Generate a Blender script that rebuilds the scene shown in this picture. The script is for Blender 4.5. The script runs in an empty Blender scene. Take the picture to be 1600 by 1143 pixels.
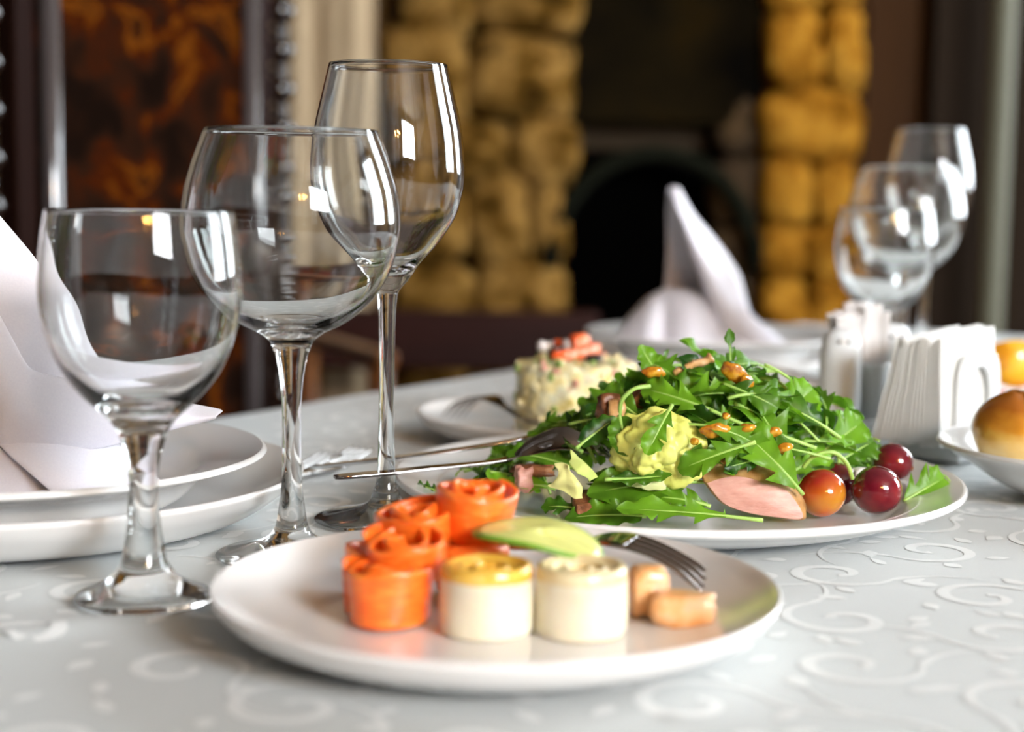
import bpy, bmesh, math, random
from math import sin, cos, pi, radians, atan2, sqrt
from mathutils import Vector, Matrix, Euler, noise
import numpy as np

S = bpy.context.scene
COL = S.collection

# ------------------------------------------------------------ camera
FPX, HY, ROLL, H = 2500.0, 300.0, radians(0.8), 0.162     # table top is z = 0
PITCH = math.atan((571.5 - HY) / FPX)
R0 = Vector((1, 0, 0)); U0 = Vector((0, sin(PITCH), cos(PITCH))); FW = Vector((0, cos(PITCH), -sin(PITCH)))
RT = R0 * cos(ROLL) + U0 * sin(ROLL); UP = -R0 * sin(ROLL) + U0 * cos(ROLL)
CAM = Vector((0, 0, H))
cd = bpy.data.cameras.new('camera'); cam = bpy.data.objects.new('camera', cd); COL.objects.link(cam)
cam.matrix_world = Matrix(((RT.x, UP.x, -FW.x, CAM.x), (RT.y, UP.y, -FW.y, CAM.y), (RT.z, UP.z, -FW.z, CAM.z), (0, 0, 0, 1)))
cd.sensor_width = 36; cd.lens = FPX * 36 / 1600; cd.clip_start = 0.02; cd.clip_end = 50
cd.dof.use_dof = True; cd.dof.focus_distance = 0.745; cd.dof.aperture_fstop = 4.8
S.camera = cam

# ------------------------------------------------------------ world, exposure
w = bpy.data.worlds.new('world'); S.world = w; w.use_nodes = True
w.node_tree.nodes['Background'].inputs[0].default_value = (0.75, 0.83, 0.95, 1)
w.node_tree.nodes['Background'].inputs[1].default_value = 0.3
S.view_settings.view_transform = 'Standard'; S.view_settings.look = 'None'
S.view_settings.gamma = 1; S.view_settings.use_curve_mapping = False
S.view_settings.exposure = 0.72
c = S.cycles
c.use_denoising = True
c.max_bounces = 14; c.transmission_bounces = 14; c.transparent_max_bounces = 12; c.diffuse_bounces = 3; c.glossy_bounces = 6
c.caustics_refractive = True; c.caustics_reflective = True; c.blur_glossy = 0.3
c.sample_clamp_indirect = 6.0

# daylight of the windows (their panes glow) and the lamps of the chandelier
WIN_RIGHT, WIN_REAR, BULB = 12.0, 34.0, 260.0
WIN_COL = (0.86, 0.94, 1.0)

# ------------------------------------------------------------ helpers
def raydir(px, py):
    return FW + RT * ((px - 800) / FPX) + UP * ((571.5 - py) / FPX)
def PZ(px, py, z=0.0):
    d = raydir(px, py); return CAM + d * ((z - H) / d.z)
def PY(px, py, y):
    d = raydir(px, py); return CAM + d * (y / d.y)

def tag(o, label=None, cat=None, group=None, kind=None):
    if label: o['label'] = label
    if cat: o['category'] = cat
    if group: o['group'] = group
    if kind: o['kind'] = kind
    return o
def empty(name, loc, label, cat, group=None, rz=0):
    o = bpy.data.objects.new(name, None); COL.objects.link(o); o.location = loc; o.rotation_euler = (0, 0, rz)
    o.empty_display_size = 0.01
    return tag(o, label, cat, group)

class MB:
    def __init__(s): s.v = []; s.f = []; s.m = []
    def add(s, vs, fs, mi=0, mat=None):
        b = len(s.v)
        for p in vs:
            p = Vector(p)
            s.v.append(tuple(mat @ p) if mat is not None else tuple(p))
        for f in fs: s.f.append(tuple(i + b for i in f)); s.m.append(mi)
        return s
    def box(s, c, d, mi=0, mat=None, taper=1.0):
        cx, cy, cz = c; x, y, z = d[0] / 2, d[1] / 2, d[2] / 2; t = taper
        vs = [(cx - x, cy - y, cz - z), (cx + x, cy - y, cz - z), (cx + x, cy + y, cz - z), (cx - x, cy + y, cz - z),
              (cx - x * t, cy - y * t, cz + z), (cx + x * t, cy - y * t, cz + z), (cx + x * t, cy + y * t, cz + z), (cx - x * t, cy + y * t, cz + z)]
        return s.add(vs, [(0, 3, 2, 1), (4, 5, 6, 7), (0, 1, 5, 4), (1, 2, 6, 5), (2, 3, 7, 6), (3, 0, 4, 7)], mi, mat)
    def lathe(s, prof, n=64, mi=0, mat=None, sx=1, sy=1):
        vs = []; fs = []; rings = []
        for r, z in prof:
            if r < 1e-7: rings.append([len(vs)]); vs.append((0, 0, z))
            else:
                rings.append(list(range(len(vs), len(vs) + n)))
                vs += [(r * cos(2 * pi * k / n) * sx, r * sin(2 * pi * k / n) * sy, z) for k in range(n)]
        for a, b in zip(rings, rings[1:]):
            for k in range(n):
                k2 = (k + 1) % n
                if len(a) == 1 and len(b) == 1: continue
                if len(a) == 1: fs.append((a[0], b[k2], b[k]))
                elif len(b) == 1: fs.append((a[k], a[k2], b[0]))
                else: fs.append((a[k], a[k2], b[k2], b[k]))
        return s.add(vs, fs, mi, mat)
    def tube(s, pts, rad, n=8, mi=0, flat=1.0, mat=None, upv=(0, 0, 1)):
        pts = [Vector(p) for p in pts]; vs = []; fs = []
        if not hasattr(rad, '__len__'): rad = [rad] * len(pts)
        for i, p in enumerate(pts):
            t = (pts[min(i + 1, len(pts) - 1)] - pts[max(i - 1, 0)]).normalized()
            u = Vector(upv); 
            if abs(t.dot(u)) > .95: u = Vector((0, 1, 0))
            b = t.cross(u).normalized(); u = b.cross(t).normalized()
            for k in range(n):
                a = 2 * pi * k / n
                vs.append(p + b * (rad[i] * cos(a)) + u * (rad[i] * flat * sin(a)))
        for i in range(len(pts) - 1):
            for k in range(n):
                k2 = (k + 1) % n
                fs.append((i * n + k, i * n + k2, (i + 1) * n + k2, (i + 1) * n + k))
        fs.append(tuple(range(n))[::-1]); fs.append(tuple((len(pts) - 1) * n + k for k in range(n)))
        return s.add(vs, fs, mi, mat)
    def grid(s, fn, nu, nv, mi=0, mat=None):
        vs = [fn(i / (nu - 1), j / (nv - 1)) for i in range(nu) for j in range(nv)]
        fs = [(i * nv + j, (i + 1) * nv + j, (i + 1) * nv + j + 1, i * nv + j + 1) for i in range(nu - 1) for j in range(nv - 1)]
        return s.add(vs, fs, mi, mat)
    def blob(s, c, r, n=10, amp=0.1, freq=60, mi=0, mat=None, seed=0):
        rx, ry, rz = r if hasattr(r, '__len__') else (r, r, r)
        vs = [(0, 0, 1)]; fs = []
        for i in range(1, n):
            for k in range(2 * n):
                a = pi * i / n; b = pi * k / n
                vs.append((sin(a) * cos(b), sin(a) * sin(b), cos(a)))
        vs.append((0, 0, -1)); m = 2 * n
        for k in range(m): fs.append((0, 1 + k, 1 + (k + 1) % m))
        for i in range(n - 2):
            for k in range(m):
                a = 1 + i * m; fs.append((a + k, a + m + k, a + m + (k + 1) % m, a + (k + 1) % m))
        e = len(vs) - 1
        for k in range(m): fs.append((e, e - m + (k + 1) % m, e - m + k))
        out = []
        for p in vs:
            p = Vector(p); q = Vector((p.x * rx, p.y * ry, p.z * rz))
            d = 1 + amp * noise.noise(q * freq + Vector((seed * 7.3, seed * 3.1, 0)))
            out.append(Vector(c) + q * d)
        return s.add(out, fs, mi, mat)
    def build(s, name, mats, parent=None, smooth=True, loc=None, autosmooth=None, fix=True):
        me = bpy.data.meshes.new(name); me.from_pydata(s.v, [], s.f)
        if not isinstance(mats, (list, tuple)): mats = [mats]
        for m in mats: me.materials.append(m)
        me.polygons.foreach_set('material_index', s.m)
        if fix:
            bm = bmesh.new(); bm.from_mesh(me); bmesh.ops.recalc_face_normals(bm, faces=bm.faces); bm.to_mesh(me); bm.free()
        if smooth: me.polygons.foreach_set('use_smooth', [True] * len(me.polygons))
        me.update()
        o = bpy.data.objects.new(name, me); COL.objects.link(o)
        if parent: o.parent = parent
        if loc is not None: o.location = loc
        if autosmooth is not None:
            me.polygons.foreach_set('use_smooth', [True] * len(me.polygons))
            try: me.set_sharp_from_angle(angle=radians(autosmooth))
            except Exception: pass
        return o
def subsurf(o, n=2):
    m = o.modifiers.new('subdivision', 'SUBSURF'); m.levels = n; m.render_levels = n; return o
def solid(o, t, off=0):
    m = o.modifiers.new('thickness', 'SOLIDIFY'); m.thickness = t; m.offset = off; return o
def bevel(o, wd, seg=3):
    m = o.modifiers.new('bevel', 'BEVEL'); m.width = wd; m.segments = seg; m.limit_method = 'ANGLE'; return o
def spline(pts, per=6):
    "Catmull-Rom through tuples"
    out = []; n = len(pts)
    for i in range(n - 1):
        p0 = pts[max(i - 1, 0)]; p1 = pts[i]; p2 = pts[i + 1]; p3 = pts[min(i + 2, n - 1)]
        for k in range(per):
            t = k / per
            out.append(tuple(0.5 * (2 * b + (c_ - a) * t + (2 * a - 5 * b + 4 * c_ - d) * t * t + (3 * b - a - 3 * c_ + d) * t ** 3)
                             for a, b, c_, d in zip(p0, p1, p2, p3)))
    out.append(tuple(pts[-1])); return out
def lerp(a, b, t): return a + (b - a) * t
def interp(x, xs, ys): return float(np.interp(x, xs, ys))

# ------------------------------------------------------------ materials
def mat(name, col=(.8, .8, .8), rough=.5, metal=0, **kw):
    m = bpy.data.materials.new(name); m.use_nodes = True; b = m.node_tree.nodes['Principled BSDF']
    b.inputs['Base Color'].default_value = (*col, 1); b.inputs['Roughness'].default_value = rough; b.inputs['Metallic'].default_value = metal
    for k, v in kw.items(): b.inputs[k.replace('_', ' ')].default_value = v
    return m
def nd(m, t, **kw):
    n = m.node_tree.nodes.new(t)
    for k, v in kw.items():
        if k.startswith('i_'): n.inputs[k[2:].replace('_', ' ')].default_value = v
        else: setattr(n, k, v)
    return n
def lk(m, a, b): m.node_tree.links.new(a, b)
def noisemat(name, stops, scale=30, detail=4, rough=.5, bump=0, bscale=None, dist=0.002, coord='Object', stretch=None, metal=0, distort=0, nrough=.55, **kw):
    "principled with a noise driven colour ramp and optional bump"
    m = mat(name, stops[0][1], rough, metal, **kw); b = m.node_tree.nodes['Principled BSDF']
    tc = nd(m, 'ShaderNodeTexCoord'); mp = nd(m, 'ShaderNodeMapping')
    if stretch: mp.inputs['Scale'].default_value = stretch
    lk(m, tc.outputs[coord], mp.inputs['Vector'])
    n = nd(m, 'ShaderNodeTexNoise', i_Scale=scale, i_Detail=detail, i_Distortion=distort, i_Roughness=nrough); lk(m, mp.outputs[0], n.inputs['Vector'])
    r = nd(m, 'ShaderNodeValToRGB'); e = r.color_ramp.elements
    while len(e) < len(stops): e.new(.5)
    for q, (p, col) in zip(e, stops): q.position = p; q.color = (*col, 1)
    lk(m, n.outputs['Fac'], r.inputs[0]); lk(m, r.outputs[0], b.inputs['Base Color'])
    if bump:
        n2 = nd(m, 'ShaderNodeTexNoise', i_Scale=bscale or scale * 2, i_Detail=3.0); lk(m, mp.outputs[0], n2.inputs['Vector'])
        bp = nd(m, 'ShaderNodeBump', i_Strength=bump, i_Distance=dist); lk(m, n2.outputs['Fac'], bp.inputs['Height']); lk(m, bp.outputs[0], b.inputs['Normal'])
    return m
def emit(name, col, st):
    m = bpy.data.materials.new(name); m.use_nodes = True; nt = m.node_tree; nt.nodes.clear()
    e = nt.nodes.new('ShaderNodeEmission'); e.inputs[0].default_value = (*col, 1); e.inputs[1].default_value = st
    o = nt.nodes.new('ShaderNodeOutputMaterial'); nt.links.new(e.outputs[0], o.inputs[0]); return m

M = {}
M['china'] = mat('white glazed china', (.82, .815, .80), .16, IOR=1.5, Coat_Weight=.3, Coat_Roughness=.05)
M['ceramic'] = mat('white ceramic', (.72, .75, .76), .14, Coat_Weight=.3)
M['glass'] = mat('clear glass', (.985, .995, .99), 0.0, IOR=1.5, Transmission_Weight=1.0)
M['steel'] = mat('polished steel', (.62, .61, .60), .13, 1.0)
M['cloth'] = noisemat('tablecloth satin ground', [(.3, (.53, .570, .572)), (.7, (.56, .600, .602))], scale=900, detail=2, rough=.62, bump=.05, dist=.0004, Sheen_Weight=.2)
M['motif'] = mat('tablecloth woven motif', (.755, .785, .785), .42, Sheen_Weight=.2)
M['napkin'] = noisemat('lilac white linen', [(.3, (.74, .72, .79)), (.7, (.78, .76, .82))], scale=1200, detail=2, rough=.75, bump=.08, dist=.0003, Sheen_Weight=.3)
M['paper'] = mat('white paper', (.74, .74, .71), .8)
M['paperw'] = mat('white sachet paper', (.70, .68, .67), .7)
M['hole'] = mat('dark hole', (.05, .03, .02), .8)
M['wood_dark'] = noisemat('dark stained wood', [(.3, (.006, .003, .002)), (.7, (.018, .006, .004))], scale=14, rough=.4, stretch=(1, 1, .15), Specular_IOR_Level=.015)
M['wood_gloss'] = mat('polished dark turned wood', (.012, .005, .003), .12, Coat_Weight=.6, Coat_Roughness=.08)
M['wood_red'] = noisemat('red brown wood', [(.3, (.010, .002, .0015)), (.7, (.026, .005, .003))], scale=12, rough=.5, Specular_IOR_Level=.15, stretch=(.15, 1, 1))
M['leather'] = noisemat('embossed brown leather with faded red flowers', [(.40, (.006, .003, .002)), (.50, (.016, .006, .003)), (.57, (.035, .006, .001)), (.62, (.10, .028, .003)), (.66, (.03, .008, .002)), (.72, (.012, .004, .002))], scale=17, detail=6, rough=.30, distort=.5, bump=.3, bscale=60, dist=.002, Specular_IOR_Level=0.0)
M['leather_trim'] = mat('polished leather roll', (.06, .05, .05), .16, Coat_Weight=1.0)
M['wall'] = noisemat('cream plaster wall', [(.3, (.50, .42, .30)), (.7, (.56, .47, .34))], scale=3, rough=.8)
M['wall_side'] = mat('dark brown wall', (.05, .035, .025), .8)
M['floor'] = noisemat('dark parquet', [(.3, (.04, .018, .008)), (.7, (.09, .04, .018))], scale=8, rough=.4)
M['ceil'] = mat('ceiling paint', (.22, .18, .14), .9)
M['stone'] = noisemat('rough yellow field stone', [(.34, (.016, .008, .002)), (.44, (.11, .056, .010)), (.56, (.27, .155, .042)), (.68, (.06, .032, .008))], scale=10, detail=6, rough=.95, bump=.8, bscale=30, dist=.01, nrough=.65, Specular_IOR_Level=0.0)
M['stone_or'] = noisemat('orange yellow field stone', [(.34, (.035, .014, .002)), (.44, (.24, .10, .009)), (.58, (.42, .21, .026)), (.70, (.10, .042, .008))], scale=10, detail=6, rough=.95, bump=.8, bscale=30, dist=.01, nrough=.65, Specular_IOR_Level=0.0)
M['mortar'] = mat('dark mortar', (.035, .022, .010), .95)
M['stone_brown'] = noisemat('dark brown stone', [(.3, (.02, .010, .003)), (.6, (.07, .038, .010))], scale=9, rough=.9)  # darker, browner stone for the hearth edge
M['soot'] = noisemat('sooty black stone', [(.35, (.002, .002, .002)), (.6, (.010, .007, .003)), (.75, (.018, .010, .002))], scale=5, rough=1.0, Specular_IOR_Level=0.0)
M['door'] = noisemat('brown stained door wood', [(.3, (.030, .012, .003)), (.7, (.055, .022, .005))], scale=6, rough=.7, stretch=(1, 1, .1), Specular_IOR_Level=.1)
M['door_dark'] = mat('dark brown door frame', (.014, .008, .004), .8, Specular_IOR_Level=.1)
M['pillar'] = mat('grey green painted post', (.10, .10, .065), .6)
M['window'] = emit('bright daylit pane', WIN_COL, WIN_RIGHT)
M['window_rear'] = emit('bright daylit pane behind', (.92, .96, 1.0), WIN_REAR)
M['winframe'] = mat('white window frame', (.6, .6, .58), .5)
M['bulb'] = emit('warm candle bulb', (1.0, .50, .12), BULB)
M['brass'] = mat('aged brass', (.45, .28, .10), .3, 1.0)
# food
M['salmon'] = noisemat('raw salmon', [(.35, (.92, .13, .008)), (.55, (.97, .20, .018)), (.75, (1.0, .33, .06))], scale=120, detail=3, rough=.35, bump=.25, bscale=260, dist=.0008, stretch=(1, 1, 4), Subsurface_Weight=.25, Subsurface_Radius=(.008, .003, .001), Subsurface_Scale=.5, Coat_Weight=.25, Coat_Roughness=.15)
M['whitefish'] = noisemat('pale oily fish', [(.35, (.80, .72, .53)), (.6, (.86, .80, .63))], scale=70, rough=.35, bump=.2, dist=.0008, Subsurface_Weight=.3, Subsurface_Radius=(.008, .006, .003), Subsurface_Scale=.5)
M['gold'] = noisemat('golden fish skin', [(.35, (.78, .40, .035)), (.6, (.86, .55, .09)), (.8, (.9, .72, .32))], scale=90, rough=.22, bump=.3, dist=.0008, Subsurface_Weight=.2, Subsurface_Radius=(.006, .003, .001), Subsurface_Scale=.5, Coat_Weight=.5)
M['gold_pale'] = noisemat('pale golden fish top', [(.35, (.80, .60, .28)), (.6, (.85, .74, .46))], scale=90, rough=.25, bump=.3, dist=.0008, Coat_Weight=.4)
M['peach'] = noisemat('peach coloured smoked fish', [(.35, (.80, .34, .10)), (.55, (.85, .50, .24)), (.75, (.75, .45, .34))], scale=110, rough=.35, bump=.3, dist=.001, Coat_Weight=.3)
M['lime'] = mat('lime flesh', (.66, .68, .22), .25, Subsurface_Weight=.2, Subsurface_Radius=(.004, .004, .002), Subsurface_Scale=.5)
M['lime_rind'] = mat('lime rind', (.16, .34, .03), .3)
def leafmat(name, dark, light, tr=.35, sc=60, rough=.33):
    m = mat(name, dark, rough); nt = m.node_tree; b = nt.nodes['Principled BSDF']; out = nt.nodes['Material Output']
    oi = nd(m, 'ShaderNodeObjectInfo'); tc = nd(m, 'ShaderNodeTexCoord'); n = nd(m, 'ShaderNodeTexNoise', i_Scale=float(sc), i_Detail=4.0)
    lk(m, tc.outputs['Object'], n.inputs['Vector'])
    a = nd(m, 'ShaderNodeMath', operation='MULTIPLY_ADD'); lk(m, n.outputs['Fac'], a.inputs[0]); a.inputs[1].default_value = .9; a.inputs[2].default_value = -.45
    a2 = nd(m, 'ShaderNodeMath', operation='ADD', use_clamp=True); lk(m, a.outputs[0], a2.inputs[0]); lk(m, oi.outputs['Random'], a2.inputs[1])
    mx = nd(m, 'ShaderNodeMix', data_type='RGBA'); lk(m, a2.outputs[0], mx.inputs[0]); mx.inputs[6].default_value = (*dark, 1); mx.inputs[7].default_value = (*light, 1)
    lk(m, mx.outputs[2], b.inputs['Base Color'])
    t = nd(m, 'ShaderNodeBsdfTranslucent'); lk(m, mx.outputs[2], t.inputs[0])
    ms = nd(m, 'ShaderNodeMixShader'); ms.inputs[0].default_value = tr
    lk(m, b.outputs[0], ms.inputs[1]); lk(m, t.outputs[0], ms.inputs[2]); lk(m, ms.outputs[0], out.inputs[0])
    n2 = nd(m, 'ShaderNodeTexNoise', i_Scale=350.0, i_Detail=2.0); lk(m, tc.outputs['Object'], n2.inputs['Vector'])
    bp = nd(m, 'ShaderNodeBump', i_Strength=.35, i_Distance=.0008); lk(m, n2.outputs['Fac'], bp.inputs['Height']); lk(m, bp.outputs[0], b.inputs['Normal'])
    return m
M['leaf'] = leafmat('arugula green', (.012, .070, .003), (.23, .52, .022), rough=.40)
M['leaf_stem'] = mat('pale green leaf stem', (.36, .58, .12), .4, Subsurface_Weight=.1)
M['lettuce'] = leafmat('pale yellow green lettuce', (.80, .84, .13), (.95, .94, .40), .2, 40, .3)
M['lettuce_light'] = leafmat('cream lettuce', (.72, .84, .22), (.90, .94, .52), .35, 40, .35)
M['meat'] = noisemat('pink roast duck meat', [(.3, (.52, .24, .19)), (.55, (.62, .33, .27)), (.8, (.70, .44, .36))], scale=90, detail=5, rough=.42, bump=.4, bscale=220, dist=.0008, stretch=(1, 1, 3), Subsurface_Weight=.15, Subsurface_Radius=(.004, .0015, .001), Subsurface_Scale=.4)
M['skin'] = noisemat('tan roasted duck skin', [(.3, (.34, .15, .04)), (.55, (.60, .34, .13)), (.75, (.72, .48, .26))], scale=120, detail=5, rough=.35, bump=.6, dist=.001)
M['crust'] = noisemat('dark roasted crust', [(.3, (.10, .035, .012)), (.55, (.25, .09, .035)), (.75, (.42, .20, .08))], scale=160, detail=5, rough=.4, bump=.8, dist=.001)
M['sauce'] = noisemat('amber honey mustard dressing', [(.35, (.30, .07, .005)), (.55, (.60, .27, .015)), (.75, (.62, .42, .04))], scale=200, rough=.12, bump=.3, dist=.0008, Coat_Weight=.6)
M['grape'] = noisemat('dark red grape skin', [(.35, (.085, .004, .010)), (.55, (.16, .008, .018)), (.75, (.28, .018, .022))], scale=40, rough=.12, bump=.03, Coat_Weight=.8, Coat_Roughness=.06, Subsurface_Weight=.25, Subsurface_Radius=(.006, .001, .0008), Subsurface_Scale=.5)
M['grape_or'] = noisemat('orange red grape skin', [(.32, (.16, .006, .008)), (.46, (.36, .02, .010)), (.60, (.52, .11, .012)), (.72, (.58, .26, .02))], scale=32, detail=1, rough=.12, Coat_Weight=.8, Coat_Roughness=.06, Subsurface_Weight=.25, Subsurface_Radius=(.006, .001, .0008), Subsurface_Scale=.5)
M['saladmix'] = noisemat('creamy chopped salad', [(.30, (.36, .32, .06)), (.38, (.80, .64, .22)), (.52, (.84, .76, .44)), (.62, (.70, .70, .50)), (.74, (.80, .55, .28))], scale=110, detail=5, rough=.4, bump=.9, bscale=160, dist=.003)
M['bit_cream'] = mat('cream potato cube', (.82, .72, .42), .4)
M['bit_green'] = mat('pickle green cube', (.20, .30, .06), .35)
M['bit_pink'] = mat('pink ham cube', (.62, .30, .22), .4)
M['crab'] = noisemat('orange red crab stick', [(.40, (.85, .10, .015)), (.55, (.88, .18, .05)), (.68, (.9, .62, .48))], scale=90, rough=.35)
M['olive'] = mat('black olive', (.008, .007, .008), .2)
M['eggwhite'] = mat('white crab flesh', (.85, .80, .78), .4)
M['bread'] = noisemat('pale baked dough', [(.35, (.72, .46, .13)), (.65, (.80, .58, .24))], scale=40, rough=.45, bump=.2, dist=.001)
M['tomato'] = noisemat('red tomato flesh', [(.4, (.50, .02, .02)), (.6, (.72, .10, .07))], scale=60, rough=.2, Coat_Weight=.4)
M['pepper'] = noisemat('orange yellow pepper', [(.4, (.70, .28, .01)), (.6, (.85, .48, .03))], scale=60, rough=.25, Coat_Weight=.4)
# bun: brown where the oven browned its top
m = mat('glazed golden bun crust', (.6, .3, .05), .22, Coat_Weight=.7, Coat_Roughness=.12); M['bun'] = m
b = m.node_tree.nodes['Principled BSDF']; tc = nd(m, 'ShaderNodeTexCoord'); sp = nd(m, 'ShaderNodeSeparateXYZ'); lk(m, tc.outputs['Generated'], sp.inputs[0])
n = nd(m, 'ShaderNodeTexNoise', i_Scale=5.0, i_Detail=5.0); lk(m, tc.outputs['Generated'], n.inputs['Vector'])
a = nd(m, 'ShaderNodeMath', operation='MULTIPLY_ADD'); lk(m, n.outputs['Fac'], a.inputs[0]); a.inputs[1].default_value = .35; lk(m, sp.outputs[2], a.inputs[2])
r = nd(m, 'ShaderNodeValToRGB'); e = r.color_ramp.elements; e.new(.5); e.new(.5)
for q, (p, col) in zip(e, [(.30, (.84, .66, .30)), (.50, (.80, .50, .12)), (.68, (.68, .29, .025)), (.95, (.42, .13, .010))]): q.position = p; q.color = (*col, 1)
lk(m, a.outputs[0], r.inputs[0]); lk(m, r.outputs[0], b.inputs['Base Color'])
# ------------------------------------------------------------ the room (floor at -0.75)
FZ, CZ = -0.75, 1.95
XL, XR, YB, YF = -2.6, 3.3, 3.3, -2.2
def struct(name, mb, m, **k): return tag(mb.build(name, m, smooth=False, **k), kind='structure')
struct('floor', MB().box(((XL + XR) / 2, (YB + YF) / 2, FZ - .05), (XR - XL + .4, YB - YF + .4, .1)), M['floor'])
struct('ceiling', MB().box(((XL + XR) / 2, (YB + YF) / 2, CZ + .05), (XR - XL + .4, YB - YF + .4, .1)), M['ceil'])
struct('wall_left', MB().box((XL - .05, (YB + YF) / 2, .6), (.1, YB - YF, CZ - FZ)), M['wall_side'])
struct('wall_back', MB().box(((XL + 1.30) / 2, YB + .05, .6), (1.30 - XL, .1, CZ - FZ)), M['wall'])
def wall_with_holes(name, axis, pos, a0, a1, holes, m):
    "a wall standing across axis at pos, spanning a0..a1, with rectangular window openings (b0,b1,z0,z1)"
    mb = MB(); cuts = sorted(holes)
    def blk(b0, b1, z0, z1):
        if b1 - b0 < 1e-4 or z1 - z0 < 1e-4: return
        cc = ((b0 + b1) / 2, (z0 + z1) / 2)
        if axis == 'x': mb.box((pos, cc[0], cc[1]), (.12, b1 - b0, z1 - z0))
        else: mb.box((cc[0], pos, cc[1]), (b1 - b0, .12, z1 - z0))
    cur = a0
    for (b0, b1, z0, z1) in cuts:
        blk(cur, b0, FZ, CZ); blk(b0, b1, FZ, z0); blk(b0, b1, z1, CZ); cur = b1
    blk(cur, a1, FZ, CZ)
    struct(name, mb, m)
RW = [(1.45, 2.75, .10, 1.85)]
KW = [(1.95, 3.05, .10, 1.85)]
BW = [(1.40, 3.05, .70, 1.75)]
wall_with_holes('wall_right', 'x', XR + .06, YF, YB, RW, M['wall_side'])
wall_with_holes('wall_back_right', 'y', YB + .06, 1.30, XR, KW, M['wall_side'])
wall_with_holes('wall_front', 'y', YF - .06, XL, XR, BW, M['wall_side'])
k = 1
for (b0, b1, z0, z1) in RW:
    t = tag(MB().box((XR + .10, (b0 + b1) / 2, (z0 + z1) / 2), (.01, b1 - b0, z1 - z0)).build('window_%d' % k, M['window'], smooth=False), kind='structure')
    f = MB()
    for bb in (b0 + .02, (b0 + b1) / 2, b1 - .02): f.box((XR + .06, bb, (z0 + z1) / 2), (.05, .04, z1 - z0))
    for zz in (z0 + .02, z1 - .02): f.box((XR + .06, (b0 + b1) / 2, zz), (.05, b1 - b0, .04))
    f.build('window_frame', M['winframe'], t, smooth=False); k += 1
for (b0, b1, z0, z1) in KW:
    t = tag(MB().box(((b0 + b1) / 2, YB + .10, (z0 + z1) / 2), (b1 - b0, .01, z1 - z0)).build('window_%d' % k, M['window'], smooth=False), kind='structure')
    f = MB()
    for bb in (b0 + .02, b1 - .02): f.box((bb, YB + .06, (z0 + z1) / 2), (.04, .05, z1 - z0))
    for zz in (z0 + .02, z1 - .02): f.box(((b0 + b1) / 2, YB + .06, zz), (b1 - b0, .05, .04))
    f.build('window_frame', M['winframe'], t, smooth=False); k += 1
for (b0, b1, z0, z1) in BW:
    t = tag(MB().box(((b0 + b1) / 2, YF - .10, (z0 + z1) / 2), (b1 - b0, .01, z1 - z0)).build('window_%d' % k, M['window_rear'], smooth=False), kind='structure')
    f = MB()
    for bb in (b0 + .02, b1 - .02): f.box((bb, YF - .06, (z0 + z1) / 2), (.04, .05, z1 - z0))
    for zz in (z0 + .02, z1 - .02): f.box(((b0 + b1) / 2, YF - .06, zz), (b1 - b0, .05, .04))
    f.build('window_frame', M['winframe'], t, smooth=False); k += 1

# chandelier behind the photographer
ch = empty('chandelier', (.80, -1.80, .88), 'brass chandelier with warm candle bulbs hanging in front of the window wall', 'chandelier')
MB().lathe([(0, .0), (.02, .01), (.035, .05), (.02, .10), (.01, .14), (.008, 1.02), (.04, 1.04), (.05, 1.065), (0, 1.065)], 16).build('stem', M['brass'], ch)
for i in range(5):
    a = 2 * pi * i / 5 + .4; r = .17
    MB().tube(spline([(.02 * cos(a), .02 * sin(a), .03), (.09 * cos(a), .09 * sin(a), -.03), (.15 * cos(a), .15 * sin(a), -.02), (r * cos(a), r * sin(a), .03)]), .006).build('arm', M['brass'], ch)
    MB().lathe([(0, 0), (.012, .004), (.014, .05), (.0, .05)], 10).build('candle', M['brass'], ch, loc=(r * cos(a), r * sin(a), .03))
    MB().lathe([(0, 0), (.020, .012), (.027, .03), (.018, .055), (0, .07)], 10).build('bulb', M['bulb'], ch, loc=(r * cos(a), r * sin(a), .082))

# warm ceiling spots that light the fireplace
def spot(loc, target, power, size, col, label, blend=.6):
    t = empty('ceiling_spotlight', loc, label, 'lamp')
    MB().lathe([(.0, .05), (.045, .05), (.05, 0), (.04, 0), (.036, .04), (0, .04)], 20).build('housing', M['brass'], t)
    ld = bpy.data.lights.new('spot', 'SPOT'); ld.energy = power; ld.color = col; ld.spot_size = radians(size); ld.spot_blend = blend; ld.shadow_soft_size = .04
    lo = bpy.data.objects.new('spot_beam', ld); COL.objects.link(lo); lo.location = loc
    d = Vector(target) - Vector(loc); lo.rotation_euler = d.to_track_quat('-Z', 'Y').to_euler()
spot((.95, 2.35, 1.90), (.60, 3.05, .35), 14, 62, (1.0, .66, .24), 'brass ceiling spotlight over the right stone pier of the fireplace')
spot((-.05, 2.2, 1.90), (-.10, 3.05, .05), 9, 66, (1.0, .72, .34), 'brass ceiling spotlight over the left stone pier of the fireplace')

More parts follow.
